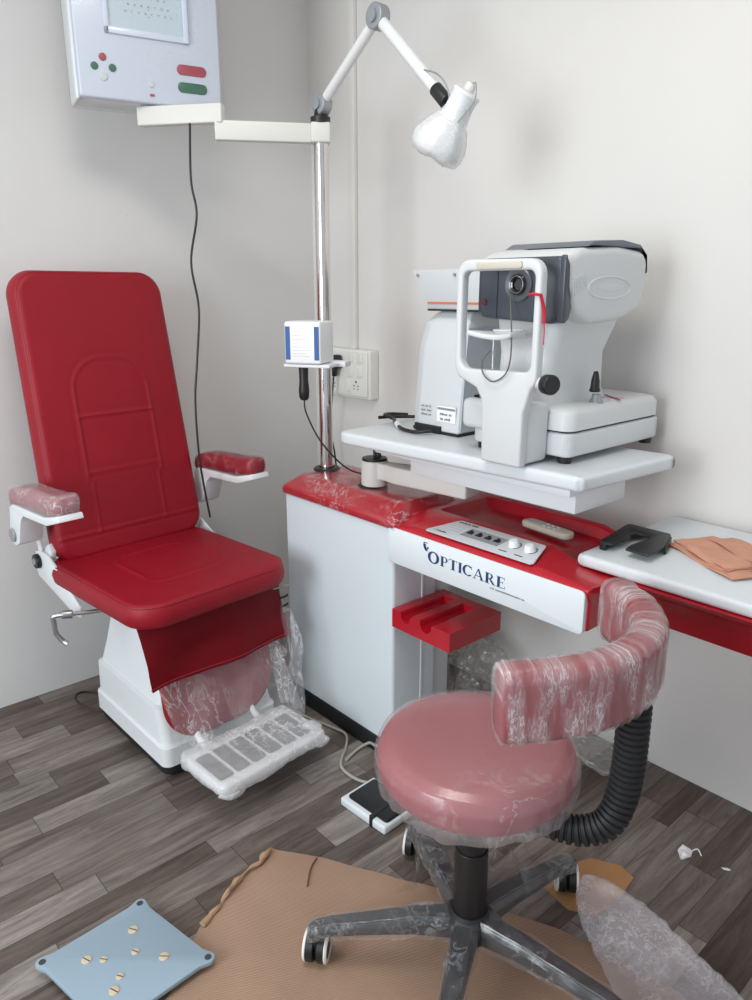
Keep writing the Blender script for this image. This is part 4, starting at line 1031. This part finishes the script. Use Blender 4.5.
# ------------------------------------------------------------------ wall socket, plug, conduit
sb = thing('switchboard', 'white wall switchboard with sockets behind the chrome pole', 'switchboard', (0.26, -0.02, 1.08))
sbx = obj('back_box', box(0.105, 0.405, -0.045, -0.001, 0.985, 1.175, 0.004), SOCKET, sb)
pl_ = obj('face_plate', box(0.115, 0.395, -0.054, -0.044, 0.995, 1.165, 0.004), SOCKET, sb)
for x in (0.215, 0.300, 0.355):
    for z in ((1.09, 1.145) if x > 0.25 else (1.09, 1.145)):
        obj('switch', box(x-0.015, x+0.015, -0.058, -0.053, z-0.020, z+0.020, 0.002, M=None), SOCKET, pl_)
for cx_ in (0.185, 0.330):
    hs = [cyl((cx_+dx, -0.0545, 1.035+dz), (cx_+dx, -0.0538, 1.035+dz), r_, n=14) for dx, dz, r_ in ((0, 0.016, 0.0045), (-0.012, 0.0, 0.0032), (0.012, 0.0, 0.0032), (-0.012, -0.012, 0.0028), (0.012, -0.012, 0.0028))]
    obj('socket_holes', join(*hs), BLACKM, pl_, smooth=0)
    obj('switch', box(cx_-0.062, cx_-0.036, -0.058, -0.053, 1.01, 1.055, 0.002), SOCKET, pl_)
plug = thing('plug', 'black plug in the wall socket with cable hanging behind pole', 'plug', (0.235, -0.06, 1.10))
obj('plug_body', join(prism([(0.208, 1.10), (0.252, 1.10), (0.258, 1.125), (0.248, 1.152), (0.215, 1.152), (0.204, 1.125)], 0.058, 0.10, 0.006, 3, M=XZ), cyl((0.230, -0.082, 1.068), (0.230, -0.082, 1.105), 0.010, 0.016, bev=0.002)), BLACK, plug)
obj('cord', tube([(0.230, -0.085, 1.075), (0.228, -0.09, 1.02), (0.216, -0.09, 0.93), (0.196, -0.08, 0.84), (0.19, -0.05, 0.70), (0.19, -0.04, 0.4), (0.2, -0.04, 0.02)], 0.0035), BLACK, plug)
cd = obj('trunking', box(0.255, 0.285, -0.018, -0.001, 1.175, RH-0.005, 0.002), pmat('trunking_plastic', (0.74, 0.72, 0.68), 0.4))
tag(cd, 'white plastic cable trunking running up from the wall switchboard', 'cable trunking')

# ------------------------------------------------------------------ side table and things on it
tbl = obj('side_table_top', prism(rrect(1.12, 0.470, 0.02, cx=2.212, cy=-0.257), 0.770, 0.800, 0.011, 4), BOARD, smooth=30)
tag(tbl, 'white laminate table top to the right of the red console', 'table')
def holder_plate():
    # a low black tray-shaped plate with a slot open to the front
    pts = [(0, 0), (0.052, 0.0), (0.052, 0.030), (0.046, 0.062), (0.070, 0.068), (0.094, 0.062), (0.088, 0.030), (0.088, -0.01), (0.15, -0.012), (0.15, 0.13), (0.0, 0.142)]
    pts = [(0.004, 0.0), (0.058, 0.004), (0.060, 0.055), (0.052, 0.070), (0.060, 0.085), (0.082, 0.085), (0.090, 0.070), (0.088, 0.020), (0.092, -0.004), (0.152, -0.004), (0.152, 0.128), (0.150, 0.138), (0.0, 0.140)]
    pts = [(1.672, -0.426), (1.706, -0.429), (1.711, -0.355), (1.700, -0.340), (1.700, -0.315), (1.708, -0.306), (1.732, -0.306), (1.742, -0.318), (1.742, -0.340), (1.738, -0.395), (1.744, -0.431), (1.802, -0.433), (1.796, -0.345), (1.768, -0.262), (1.760, -0.250), (1.655, -0.250), (1.648, -0.258)]
    bm = prism(pts, 0.016, 0.022, 0.0015, 2)
    return bm
BM_ = T(0, 0, 0.800)
cpz = thing('black_holder_plate', 'small black slotted plastic holder on the white table', 'holder', (1.71, -0.30, 0.80))
hpz = obj('plate', xf(holder_plate(), BM_), CHARCOAL if False else BLACK, cpz)
def wall_strip(p, q, z0, z1, t=0.004): return arm_between(p, q, z0, z1, t, 0.001)
obj('rim', join(wall_strip((1.650, -0.256), (1.673, -0.422), 0.8005, 0.819), wall_strip((1.798, -0.345), (1.769, -0.262), 0.8005, 0.819), wall_strip((1.655, -0.2525), (1.760, -0.2525), 0.8005, 0.819), wall_strip((1.674, -0.4245), (1.690, -0.426), 0.8005, 0.819)), BLACK, cpz)

def cloth():
    bm = None
    layers = []
    for k in range(7):
        z = 0.8055 + 0.0028*k
        def fn(u, v, k=k, z=z):
            # kite outline, folded edge at the left
            a = Vector((1.772, -0.283)); b = Vector((1.978, -0.395)); c = Vector((2.06, -0.21)); d = Vector((1.862, -0.130))
            s = 0.006*k
            p = (a*(1-u)*(1-v) + b*u*(1-v) + c*u*v + d*(1-u)*v)
            p = p + Vector((math.sin(v*5+k)*0.006 + s*(0.4-u), math.sin(u*6+k*2)*0.005 + (s if v < 0.5 else -s)*0.6))
            e = min(u, 1-u, v, 1-v)
            zz = z + 0.0025*math.sin(u*9+k) + 0.002*math.sin(v*8+k*1.7) - (0.004 if e < 0.02 else 0)*(k > 0)
            return Vector((p.x, p.y, zz))
        layers.append(slab_sheet(fn, 24, 24, 0.003))
    bm = join(*layers)
    # folded near edge
    return bm
cl = cloth()
tag(obj('folded_cloth', cl, PEACH, smooth=60), 'folded peach cloth lying on the white table', 'cloth')

def remote():
    r_ = thing('remote_control', 'cream remote control lying in the red tray', 'remote control', (1.455, -0.318, 0.76))
    M = T(1.462, -0.338, 0.772) @ RZ(-7)
    b = obj('body', prism(rrect(0.165, 0.046, 0.020), 0, 0.018, 0.006, 3, M=M), CREAMP, r_)
    for i in range(3):
        for j in range(2):
            obj('key', cyl(M @ Vector((-0.005+0.018*i, -0.008+0.016*j, 0.017)), M @ Vector((-0.005+0.018*i, -0.008+0.016*j, 0.020)), 0.0045, n=12), WHITE, b)
    obj('display', box(-0.065, -0.025, -0.013, 0.013, 0.0175, 0.0188, M=M), PLASTICW, b, smooth=0)
remote()

# ------------------------------------------------------------------ film bags behind the cabinet
def crumple(name, cx, cy, cz, sx, sy, sz, seed, mat, lab):
    bm = bmesh.new(); bmesh.ops.create_icosphere(bm, subdivisions=5, radius=1)
    for v in bm.verts:
        n = v.co.normalized(); d = noise.fractal(n*1.8+Vector((seed, 0, 0)), 1, 2, 5)
        d2 = 1-abs(noise.noise(n*4.5+Vector((0, seed, 0))))
        k = 1 + 0.30*d + 0.30*(d2-0.7)
        v.co = Vector((cx+n.x*sx*k, cy+n.y*sy*k, max(cz+n.z*sz*k, 0.003)))
    return tag(obj(name, bm, mat, smooth=60), lab, 'plastic bag')
crumple('plastic_bag', 1.08, -0.165, 0.11, 0.13, 0.11, 0.13, 3, FILM_GREY, 'crumpled clear plastic bag on floor behind the white cabinet')
crumple('plastic_bag', 1.32, -0.10, 0.10, 0.10, 0.07, 0.10, 9, FILM_GREY, 'smaller crumpled film bag against the wall beside the larger bag')
crumple('plastic_bag', 1.56, -0.12, 0.03, 0.10, 0.06, 0.03, 5, FILM_GREY, 'small flat film scrap by the wall behind the stool')

# ------------------------------------------------------------------ foot switch + cord
fs = thing('foot_switch', 'white and black foot switch on floor beside the stool seat', 'foot switch', (1.27, -0.765, 0))
FM = T(1.262, -0.768, 0) @ RZ(0)
b_ = obj('base', box(-0.088, 0.088, -0.066, 0.066, 0.0, 0.026, 0.006, 3, M=FM @ RZ(3)), WHITE2, fs)
obj('pedal', prism(rrect(0.155, 0.108, 0.01), 0.0255, 0.033, 0.003, 2, M=FM @ T(0.004, 0.003, 0) @ RZ(3)), PEDAL, fs, label='black ribbed pedal')
obj('strap', box(0.030, 0.042, -0.068, 0.062, 0.0, 0.0345, 0.002, 2, M=FM @ RZ(3)), BLACK, fs)
obj('cord', tube([(1.185, -0.715, 0.012), (1.13, -0.735, 0.006), (1.06, -0.735, 0.006), (1.02, -0.705, 0.006), (0.985, -0.66, 0.006), (0.93, -0.615, 0.008), (0.86, -0.625, 0.008), (0.77, -0.645, 0.006), (0.68, -0.655, 0.006), (0.62, -0.635, 0.006), (0.592, -0.60, 0.01)], 0.0045), CREAMCORD, fs, label='beige cord')
obj('cord', tube([(1.035, -0.70, 0.006), (1.02, -0.64, 0.01), (1.03, -0.600, 0.02), (1.065, -0.605, 0.03), (1.10, -0.60, 0.045)], 0.0045), CREAMCORD, fs)

# ------------------------------------------------------------------ stool
SX, SY = 1.758, -0.957
stool = thing('doctor_stool', 'round red swivel stool with curved backrest, wrapped in clear film', 'stool', (SX, SY, 0))
Rr = 0.205
sp = [(0, 0.468), (0.15, 0.468), (0.178, 0.474), (0.190, 0.488), (0.195, 0.508), (0.194, 0.528), (0.186, 0.545), (0.168, 0.555), (0.11, 0.560), (0, 0.562)]
so = obj('seat', lathe(sp, 72, T(SX, SY, 0)), LEATHER, stool, smooth=50, label='round red padded seat')
obj('seat_pan', lathe([(0, 0.445), (0.12, 0.447), (0.15, 0.467), (0, 0.467)], 48, T(SX, SY, 0)), BLACK, stool)
def dense(prof, k=5):
    out = []
    for (a, b), (c, d) in zip(prof, prof[1:]):
        for i in range(k): out.append((a+(c-a)*i/k, b+(d-b)*i/k))
    out.append(prof[-1]); return out
fs_ = lathe(dense([(0, 0.565), (0.11, 0.564), (0.170, 0.559), (0.191, 0.549), (0.1995, 0.528), (0.2005, 0.505), (0.1985, 0.485), (0.193, 0.468), (0.175, 0.460), (0.14, 0.458)], 5), 140, T(SX, SY, 0))
for v in fs_.verts:
    r = math.hypot(v.co.x-SX, v.co.y-SY); a = math.atan2(v.co.y-SY, v.co.x-SX); z = v.co.z
    if z < 0.54 and r > 0.15:
        k = (0.54-z)/0.1
        dr = 0.004*k*math.sin(a*23+3*math.sin(a*4)) + 0.003*k*noise.noise(Vector((a*5, z*12, 2)))
        v.co.x += math.cos(a)*dr; v.co.y += math.sin(a)*dr
        v.co.z += -0.006*k*(1+math.sin(a*5+1))
obj('plastic_wrap', fs_, FILM_SEAT, so, smooth=60, label='milky clear film stretched over the seat')

# backrest bolster swept along an arc
BC = Vector((1.722, -0.765)); BR = 0.258; A0, A1 = -63, 112; zc = 0.700
def arcpath_unused(n=64, r=BR, a0=A0, a1=A1): return [Vector((BC.x+r*math.cos(R(a0+(a1-a0)*i/n)), BC.y+r*math.sin(R(a0+(a1-a0)*i/n)), zc+0.022*(i/n)**2)) for i in range(n+1)]
def arcpath(n=8, ext=0.0):
    P = [(1.916, -1.100), (1.958, -1.038), (1.998, -0.955), (2.012, -0.860), (1.988, -0.765), (1.925, -0.682), (1.835, -0.628)]
    P = [Vector((x, y, 0.760)) for x, y in P]
    P[0] += (P[0]-P[1]).normalized()*ext; P[-1] += (P[-1]-P[-2]).normalized()*ext
    return spline(P, n)
prf = rrect(0.062, 0.135, 0.024, 5)
def endround(t, e=0.06, m=0.80):
    d = min(t, 1-t)
    return 1 if d > e else m + (1-m)*math.sqrt(1-((e-d)/e)**2)
bo = obj('backrest', sweep(arcpath(), prf, scale=endround), LEATHER, stool, smooth=60, label='curved red padded backrest')
pf2 = rrect(0.0665, 0.139, 0.026, 8)
pth = arcpath(18, 0.003)
pw = sweep(pth, pf2, scale=lambda t: endround(t, 0.05, 0.86))
bmesh.ops.subdivide_edges(pw, edges=[e for e in pw.edges if e.calc_length() > 0.02], cuts=4, use_grid_fill=True)
CUM = [0.0]
for p_, q_ in zip(pth, pth[1:]): CUM.append(CUM[-1]+(q_-p_).length)
def along(co):
    i = min(range(len(pth)), key=lambda k: (pth[k].x-co.x)**2+(pth[k].y-co.y)**2)
    t = (pth[min(i+1, len(pth)-1)]-pth[max(i-1, 0)]).normalized()
    return CUM[i] + (co-pth[i]).dot(t), t.cross(Vector((0, 0, 1)))
uvl = pw.loops.layers.uv.new('UVMap'); info = {}
for v in pw.verts:
    u, sd = along(v.co); info[v] = (u, (v.co-pth[0]).dot(sd))
    side = 1 if (v.co-pth[min(range(len(pth)), key=lambda k: (pth[k]-v.co).length)]).dot(sd) > 0 else -1
    k = 0.0013*math.sin(u*240+6*math.sin(u*31)+v.co.z*25) + 0.0012*noise.noise(v.co*35)
    v.co += sd*side*k; v.co.z += (k*0.8 if v.co.z > 0.76 else -k*0.8)
    info[v] = (u, v.co.z + 0.3*side*abs(v.co.z-0.83)*0)
for f_ in pw.faces:
    for lp in f_.loops:
        u, z_ = info[lp.vert]; lp[uvl].uv = (u, z_*1.5)
obj('plastic_wrap', pw, FILM_BACK, bo, smooth=60, label='pleated clear film around the backrest')
# corrugated stem
def bellows():
    path = spline([(1.850, -0.925, 0.432), (1.905, -0.905, 0.420), (1.955, -0.88, 0.420), (1.992, -0.855, 0.445), (2.006, -0.838, 0.50), (2.012, -0.835, 0.58), (2.015, -0.842, 0.70)], 24)
    L = [0]
    for a, b in zip(path, path[1:]): L.append(L[-1]+(b-a).length)
    n = 16; bm = bmesh.new(); rings = []
    tot = L[-1]; N_ = int(tot/0.0022); prev = None
    def at(s):
        for i in range(len(L)-1):
            if L[i+1] >= s: 
                t = (s-L[i])/(L[i+1]-L[i]); return path[i].lerp(path[i+1], t)
        return path[-1]
    pts = [at(tot*i/N_) for i in range(N_+1)]
    for i, p in enumerate(pts):
        t = (pts[min(i+1, N_)]-pts[max(i-1, 0)]).normalized()
        s = Vector((0.66, 0.75, 0)).cross(t) if False else (t.cross(Vector((0.5, -0.86, 0.2)))).normalized()
        if prev is not None: s = (prev - t*prev.dot(t)).normalized()
        prev = s; u = s.cross(t)
        ph = (i % 6)/6; k = 1.0 if ph < 0.55 else 0.80
        a_, b_2 = 0.030*k, 0.021*k
        rings.append([bm.verts.new(p + s*a_*math.cos(2*PI*j/n) + u*b_2*math.sin(2*PI*j/n)) for j in range(n)])
    for a, b in zip(rings, rings[1:]):
        for j in range(n): bm.faces.new((a[j], a[(j+1) % n], b[(j+1) % n], b[j]))
    bm.faces.new(rings[0]); bm.faces.new(rings[-1][::-1])
    return bm
obj('back_support', bellows(), RUBBER, stool, smooth=25, label='black corrugated rubber support')
obj('support_bar', tube([(1.775, -0.948, 0.435), (1.87, -0.922, 0.432)], 0.014, smooth=False), BLACK, stool)
obj('gas_lift', join(cyl((SX, SY, 0.10), (SX, SY, 0.30), 0.036, 0.034, bev=0.002), cyl((SX, SY, 0.298), (SX, SY, 0.34), 0.030), cyl((SX, SY, 0.34), (SX, SY, 0.448), 0.024)), BLACK, stool, label='black gas lift column')
obj('tension_knob', cyl((SX+0.075, SY+0.075, 0.385), (SX+0.075, SY+0.075, 0.418), 0.026, bev=0.004), BLACK, stool)
obj('hub', lathe([(0, 0.085), (0.045, 0.085), (0.052, 0.10), (0.050, 0.135), (0.038, 0.150), (0, 0.150)], 32, T(SX, SY, 0)), BLACKM, stool)
LEGM = pmat('black_nylon_legs', (0.035, 0.037, 0.040), 0.28, coat=0.3)
FILM_LEG = film_mat('film_on_legs', 0.05, 0.30, 26, rw=0.06, rough=0.16, bump=0.6)
def leg_mesh(ang, off=0.0, jit=0):
    bm = bmesh.new(); rings = []
    for x, zt, hw, hb in ((0.035, 0.140, 0.026, 0.050), (0.12, 0.136, 0.023, 0.040), (0.22, 0.122, 0.020, 0.032), (0.295, 0.112, 0.0185, 0.028), (0.325, 0.104, 0.018, 0.026), (0.342, 0.092, 0.015, 0.018)):
        tw = hw*0.72
        rings.append([bm.verts.new((x, y, z)) for y, z in ((-hw-off, zt-hb-off), (-hw-off, zt-0.010), (-tw-off*0.5, zt+off), (tw+off*0.5, zt+off), (hw+off, zt-0.010), (hw+off, zt-hb-off))])
    for a, b in zip(rings, rings[1:]):
        for i in range(6): bm.faces.new((a[i], a[(i+1) % 6], b[(i+1) % 6], b[i]))
    bm.faces.new(rings[0]); bm.faces.new(rings[-1][::-1])
    bmesh.ops.recalc_face_normals(bm, faces=bm.faces)
    if jit:
        bmesh.ops.subdivide_edges(bm, edges=bm.edges[:], cuts=6, use_grid_fill=True); jitter(bm, 0.005, 35, ang)
    else: bmesh.ops.bevel(bm, geom=bm.edges[:], offset=0.003, segments=2, affect='EDGES')
    return xf(bm, T(SX, SY, 0) @ RZ(ang))
def caster(ang, swivel, parent):
    c = T(SX, SY, 0) @ RZ(ang) @ T(0.326, 0, 0)
    p = c @ Vector((0, 0, 0))
    M = T(p.x, p.y, 0) @ RZ(swivel) @ T(0.012, 0, 0)
    root = obj('caster', join(cyl(M @ Vector((-0.012, 0, 0.05)), M @ Vector((-0.012, 0, 0.090)), 0.010), box(-0.020, 0.016, -0.0025, 0.0025, 0.028, 0.075, 0.001, 2, M=M)), BLACK, parent)
    for s in (-1, 1):
        prof = [(0, 0.0), (0.030, 0.0), (0.0325, 0.002), (0.0325, 0.018), (0.030, 0.021), (0.0, 0.021)]
        w = lathe(prof, 32, M @ T(0, 0.003*s, 0.0325) @ RX(-90*s))
        wo = obj('wheel', w, BLACK, root)
        rg = lathe([(0.0235, 0.0205), (0.0305, 0.0205), (0.0330, 0.0175), (0.0335, 0.0195), (0.0310, 0.0235), (0.0235, 0.0235), (0.0235, 0.0205)], 32, M @ T(0, 0.003*s, 0.0325) @ RX(-90*s))
        obj('rim_ring', rg, CASTERW, wo, label='white rim ring')
angs = (228, 156, 85, 13, 301)
sw = {228: 128, 156: 122, 85: 130, 13: 140, 301: 120}
for a in angs:
    lg = obj('leg', leg_mesh(a), LEGM, stool)
    obj('film_sleeve', leg_mesh(a, 0.004, 1), FILM_LEG, lg, smooth=60, label='crinkled clear film sleeve')
    caster(a, sw[a], lg)
# film bunched under the seat round the hub
fm_ = lathe(dense([(0.13, 0.42), (0.11, 0.34), (0.10, 0.25), (0.12, 0.17), (0.15, 0.12)], 5), 60, T(SX, SY, 0))
fm_.free()
def skirt(u, v):
    a = R(60 + 150*u); r = 0.055+0.11*abs(math.sin(v*PI*0.5+0.6))**2*0.6 + 0.012*math.sin(u*25+v*4)
    r = 0.10 + 0.05*v + 0.014*math.sin(u*21+v*5)
    z = 0.30 - 0.17*v + 0.01*math.sin(u*13)
    return Vector((SX+r*math.cos(a), SY+r*math.sin(a), z))
obj('film_skirt', sheet(skirt, 50, 20), film_mat('film_skirt', 0.03, 0.30, 20, rw=0.05, bump=0.7, stretch=(1, 1, 0.4)), stool, smooth=60, label='loose clear film around the base')

stool.location.z += 0.003
# ------------------------------------------------------------------ cardboard, card piece, bubble bag, blue plate, litter
def edge_noise(pts, amp, k=10, seed=0):
    out = []
    for i, p in enumerate(pts):
        q = pts[(i+1) % len(pts)]
        for j in range(k):
            t = j/k; x = p[0]+(q[0]-p[0])*t; y = p[1]+(q[1]-p[1])*t
            n = noise.noise_vector(Vector((x*14, y*14, seed)))
            out.append((x+n.x*amp, y+n.y*amp))
    return out
cbp = edge_noise([(1.196, -1.075), (1.235, -1.20), (1.29, -1.345), (1.40, -1.47), (1.55, -1.85), (2.25, -1.75), (2.45, -1.0), (2.30, -0.70), (2.05, -0.685), (1.84, -0.735), (1.56, -0.865), (1.30, -1.005)], 0.006)
cbm = prism(cbp, 0.0005, 0.003)
sheet_o = obj('cardboard_sheet', cbm, CARD, smooth=0); tag(sheet_o, 'large torn corrugated cardboard sheet on the floor under the stool', 'cardboard')
tr = tube([(1.200, -1.085, 0.010), (1.218, -1.13, 0.016), (1.232, -1.18, 0.012), (1.245, -1.225, 0.016), (1.268, -1.28, 0.010), (1.290, -1.335, 0.009)], lambda t: 0.003+0.004*abs(math.sin(t*8)), n=6)
jitter(tr, 0.008, 40, 3)
obj('torn_edge', tr, pmat('torn_card', (0.42, 0.27, 0.16), 0.9), sheet_o, label='curled torn edge')
obj('crease', tube([(1.30, -1.015, 0.0062), (1.32, -1.05, 0.0066), (1.36, -1.09, 0.0062)], 0.002, n=6), pmat('crease_card', (0.17, 0.10, 0.06), 0.9), sheet_o)
c2 = prism(edge_noise([(1.742, -0.66), (1.735, -0.56), (1.765, -0.49), (1.83, -0.455), (1.872, -0.47), (1.885, -0.55), (1.872, -0.64), (1.82, -0.672)], 0.004), 0.0065, 0.0085)
tag(obj('card_piece', xf(c2, T(0, 0, -0.0055)), CARDP, smooth=0), 'small rounded brown card piece under a stool caster', 'card')

def bubble():
    # a tapering film sleeve lying on the floor: rounded tip at the far end
    A_ = Vector((1.83, -0.60)); B_ = Vector((2.22, -0.78)); d = (B_-A_).normalized(); nn = Vector((-d.y, d.x)); Lb = 0.62
    bm = bmesh.new(); rings = []
    nU, nV = 70, 44
    for i in range(nU+1):
        s = i/nU; w = 0.125*(1-math.exp(-s*11))**0.8*(0.55+0.75*s) + 0.001
        ring_ = []
        for j in range(nV):
            a = 2*PI*j/nV
            yy = w*math.cos(a); zz = 0.034*math.sin(a)*(1-math.exp(-s*14))*(0.75+0.5*noise.noise(Vector((s*5, a, 4))))
            n = noise.noise(Vector((s*22, a*3, 2)))
            zz += 0.004*n + 0.0012*math.sin(s*110)
            c_ = A_ - d*0.03 + d*(s*Lb) + nn*(yy+0.004*n)
            ring_.append(bm.verts.new((c_.x, c_.y, max(0.006, 0.038+zz*1.0))))
        rings.append(ring_)
    for a, b in zip(rings, rings[1:]):
        for j in range(nV): bm.faces.new((a[j], a[(j+1) % nV], b[(j+1) % nV], b[j]))
    bm.faces.new(rings[0])
    return bm
tag(obj('bubble_wrap_sleeve', bubble(), FILM_BAG, smooth=70), 'whitish ribbed bubble wrap sleeve on the floor right of the stool', 'plastic wrap')

# blue enamel plate with brass screws
bpl = thing('metal_plate', 'pale blue metal plate with brass screws lying on the floor', 'metal plate', (1.25, -1.52, 0))
P0 = Vector((1.172, -1.647)); P1 = Vector((1.161, -1.424)); P2 = Vector((1.395, -1.378)); P3 = P0 + (P2-P1)
ZP = 0.028
def plate_outline():
    cs = [P1, P0, P3, P2]
    cen = (P0+P2)/2
    pts = []
    for k, c in enumerate(cs):
        prv = cs[(k-1) % 4]; nx = cs[(k+1) % 4]
        er = 0.014
        d0 = (prv-c).normalized(); d1 = (nx-c).normalized()
        out = -(d0+d1).normalized()
        a = math.atan2(out.y, out.x)
        inner0 = c + d0*0.026 - d1*0.007; inner1 = c + d1*0.026 - d0*0.007
        arc = [c + Vector((math.cos(a+t), math.sin(a+t)))*er for t in [(-1.2 + 2.4*i/12) for i in range(13)]]
        # order so the outline keeps one sense
        if (arc[0]-inner0).length > (arc[-1]-inner0).length: arc = arc[::-1]
        pts += [inner0 ] + arc + [inner1]
    return [(p.x, p.y) for p in pts]
po = plate_outline()
plt_ = obj('plate', prism(po, ZP-0.010, ZP, 0.0012, 2), BLUEPLATE, bpl, label='pale blue enamelled plate')
for p in (P0, P1, P2, P3):
    obj('corner_hole', cyl((p.x, p.y, ZP-0.001), (p.x, p.y, ZP+0.0004), 0.0075, n=20), HOLE, plt_, smooth=0)
ux = (P1-P0).normalized(); uy = (P2-P1).normalized()
for a, b, r_ in ((0.168, 0.059, 0.0105), (0.136, 0.116, 0.008), (0.166, 0.171, 0.0105), (0.060, 0.062, 0.0105), (0.083, 0.087, 0.008), (0.080, 0.150, 0.008), (0.053, 0.173, 0.0105)):
    c = P0 + ux*a + uy*b
    sc_ = obj('screw', cyl((c.x, c.y, ZP-0.001), (c.x, c.y, ZP+0.0018), r_, n=24, bev=0.0005), BRASS, plt_, label='slotted brass screw')
    an = rnd.uniform(20, 60)
    obj('slot', box(-r_*0.95, r_*0.95, -0.001, 0.001, ZP+0.0012, ZP+0.0021, M=T(c.x, c.y, 0) @ RZ(an)), HOLE, sc_, smooth=0)
obj('underside_block', box(-0.06, 0.06, -0.06, 0.06, 0.0, ZP-0.009, 0.004, M=T(*( (P0+P2)/2), 0) @ RZ(math.degrees(math.atan2(ux.y, ux.x)))), PLATESIDE, bpl)

lt_ = bmesh.new(); bmesh.ops.create_icosphere(lt_, subdivisions=3, radius=1)
xf(lt_, T(1.918, -0.302, 0.010) @ Matrix.Diagonal((0.016, 0.020, 0.010, 1))); jitter(lt_, 0.008, 60, 2)
lo = obj('tissue_scrap', lt_, PAPER, smooth=40); tag(lo, 'crumpled white tissue scrap on floor near the right wall', 'litter')
obj('twist', tube([(1.925, -0.295, 0.008), (1.935, -0.27, 0.014), (1.95, -0.275, 0.005)], 0.0016, n=6), PAPER, lo)
l2 = prism([(2.0, -0.272), (2.012, -0.262), (2.02, -0.262), (2.018, -0.268), (2.008, -0.274)], 0.0008, 0.002)
tag(obj('paper_chip', l2, PAPER, smooth=0), 'tiny white paper chip on the floor by the right wall', 'litter')

# ------------------------------------------------------------------ lights
def area(name, loc, size, power, col, target, sy=None):
    l = bpy.data.lights.new(name, 'AREA'); l.energy = power; l.color = col; l.size = size
    if sy: l.shape = 'RECTANGLE'; l.size_y = sy
    o = bpy.data.objects.new(name, l); COL.objects.link(o); o.location = loc
    o.rotation_euler = (Vector(target)-Vector(loc)).to_track_quat('-Z', 'Y').to_euler()
    return o
area('ceiling_panel', (1.6, -1.5, 2.72), 0.7, 17, (1.0, 0.96, 0.91), (1.6, -1.5, 0), 0.7)
area('doorway_daylight', (1.7, -4.1, 1.55), 1.3, 62, (0.90, 0.96, 1.0), (1.2, 0.0, 0.9), 1.7)
w = bpy.data.worlds.new('world'); bpy.context.scene.world = w; w.use_nodes = True
bg = w.node_tree.nodes['Background']; bg.inputs['Color'].default_value = (0.86, 0.92, 1.0, 1); bg.inputs['Strength'].default_value = 0.6

# ------------------------------------------------------------------ camera
f = 740.0; pitch = math.atan(210/740.0); a = R(41.7)
Fv = Vector((-math.cos(a)*math.cos(pitch), math.sin(a)*math.cos(pitch), -math.sin(pitch)))
Rv = Vector((math.sin(a), math.cos(a), 0)); Uv = Rv.cross(Fv)
cam = bpy.data.cameras.new('camera'); co = bpy.data.objects.new('camera', cam); COL.objects.link(co)
co.matrix_world = Matrix(((Rv.x, Uv.x, -Fv.x, 2.5713), (Rv.y, Uv.y, -Fv.y, -1.9451), (Rv.z, Uv.z, -Fv.z, 1.4), (0, 0, 0, 1)))
cam.sensor_fit = 'VERTICAL'; cam.sensor_height = 36.0; cam.lens = 36.0*f/1000.0; cam.clip_start = 0.02
sc = bpy.context.scene; sc.camera = co
sc.view_settings.view_transform = 'Standard'; sc.view_settings.look = 'None'; sc.view_settings.gamma = 1; sc.view_settings.use_curve_mapping = False
sc.view_settings.exposure = 0.17
sc.cycles.transparent_max_bounces = 16
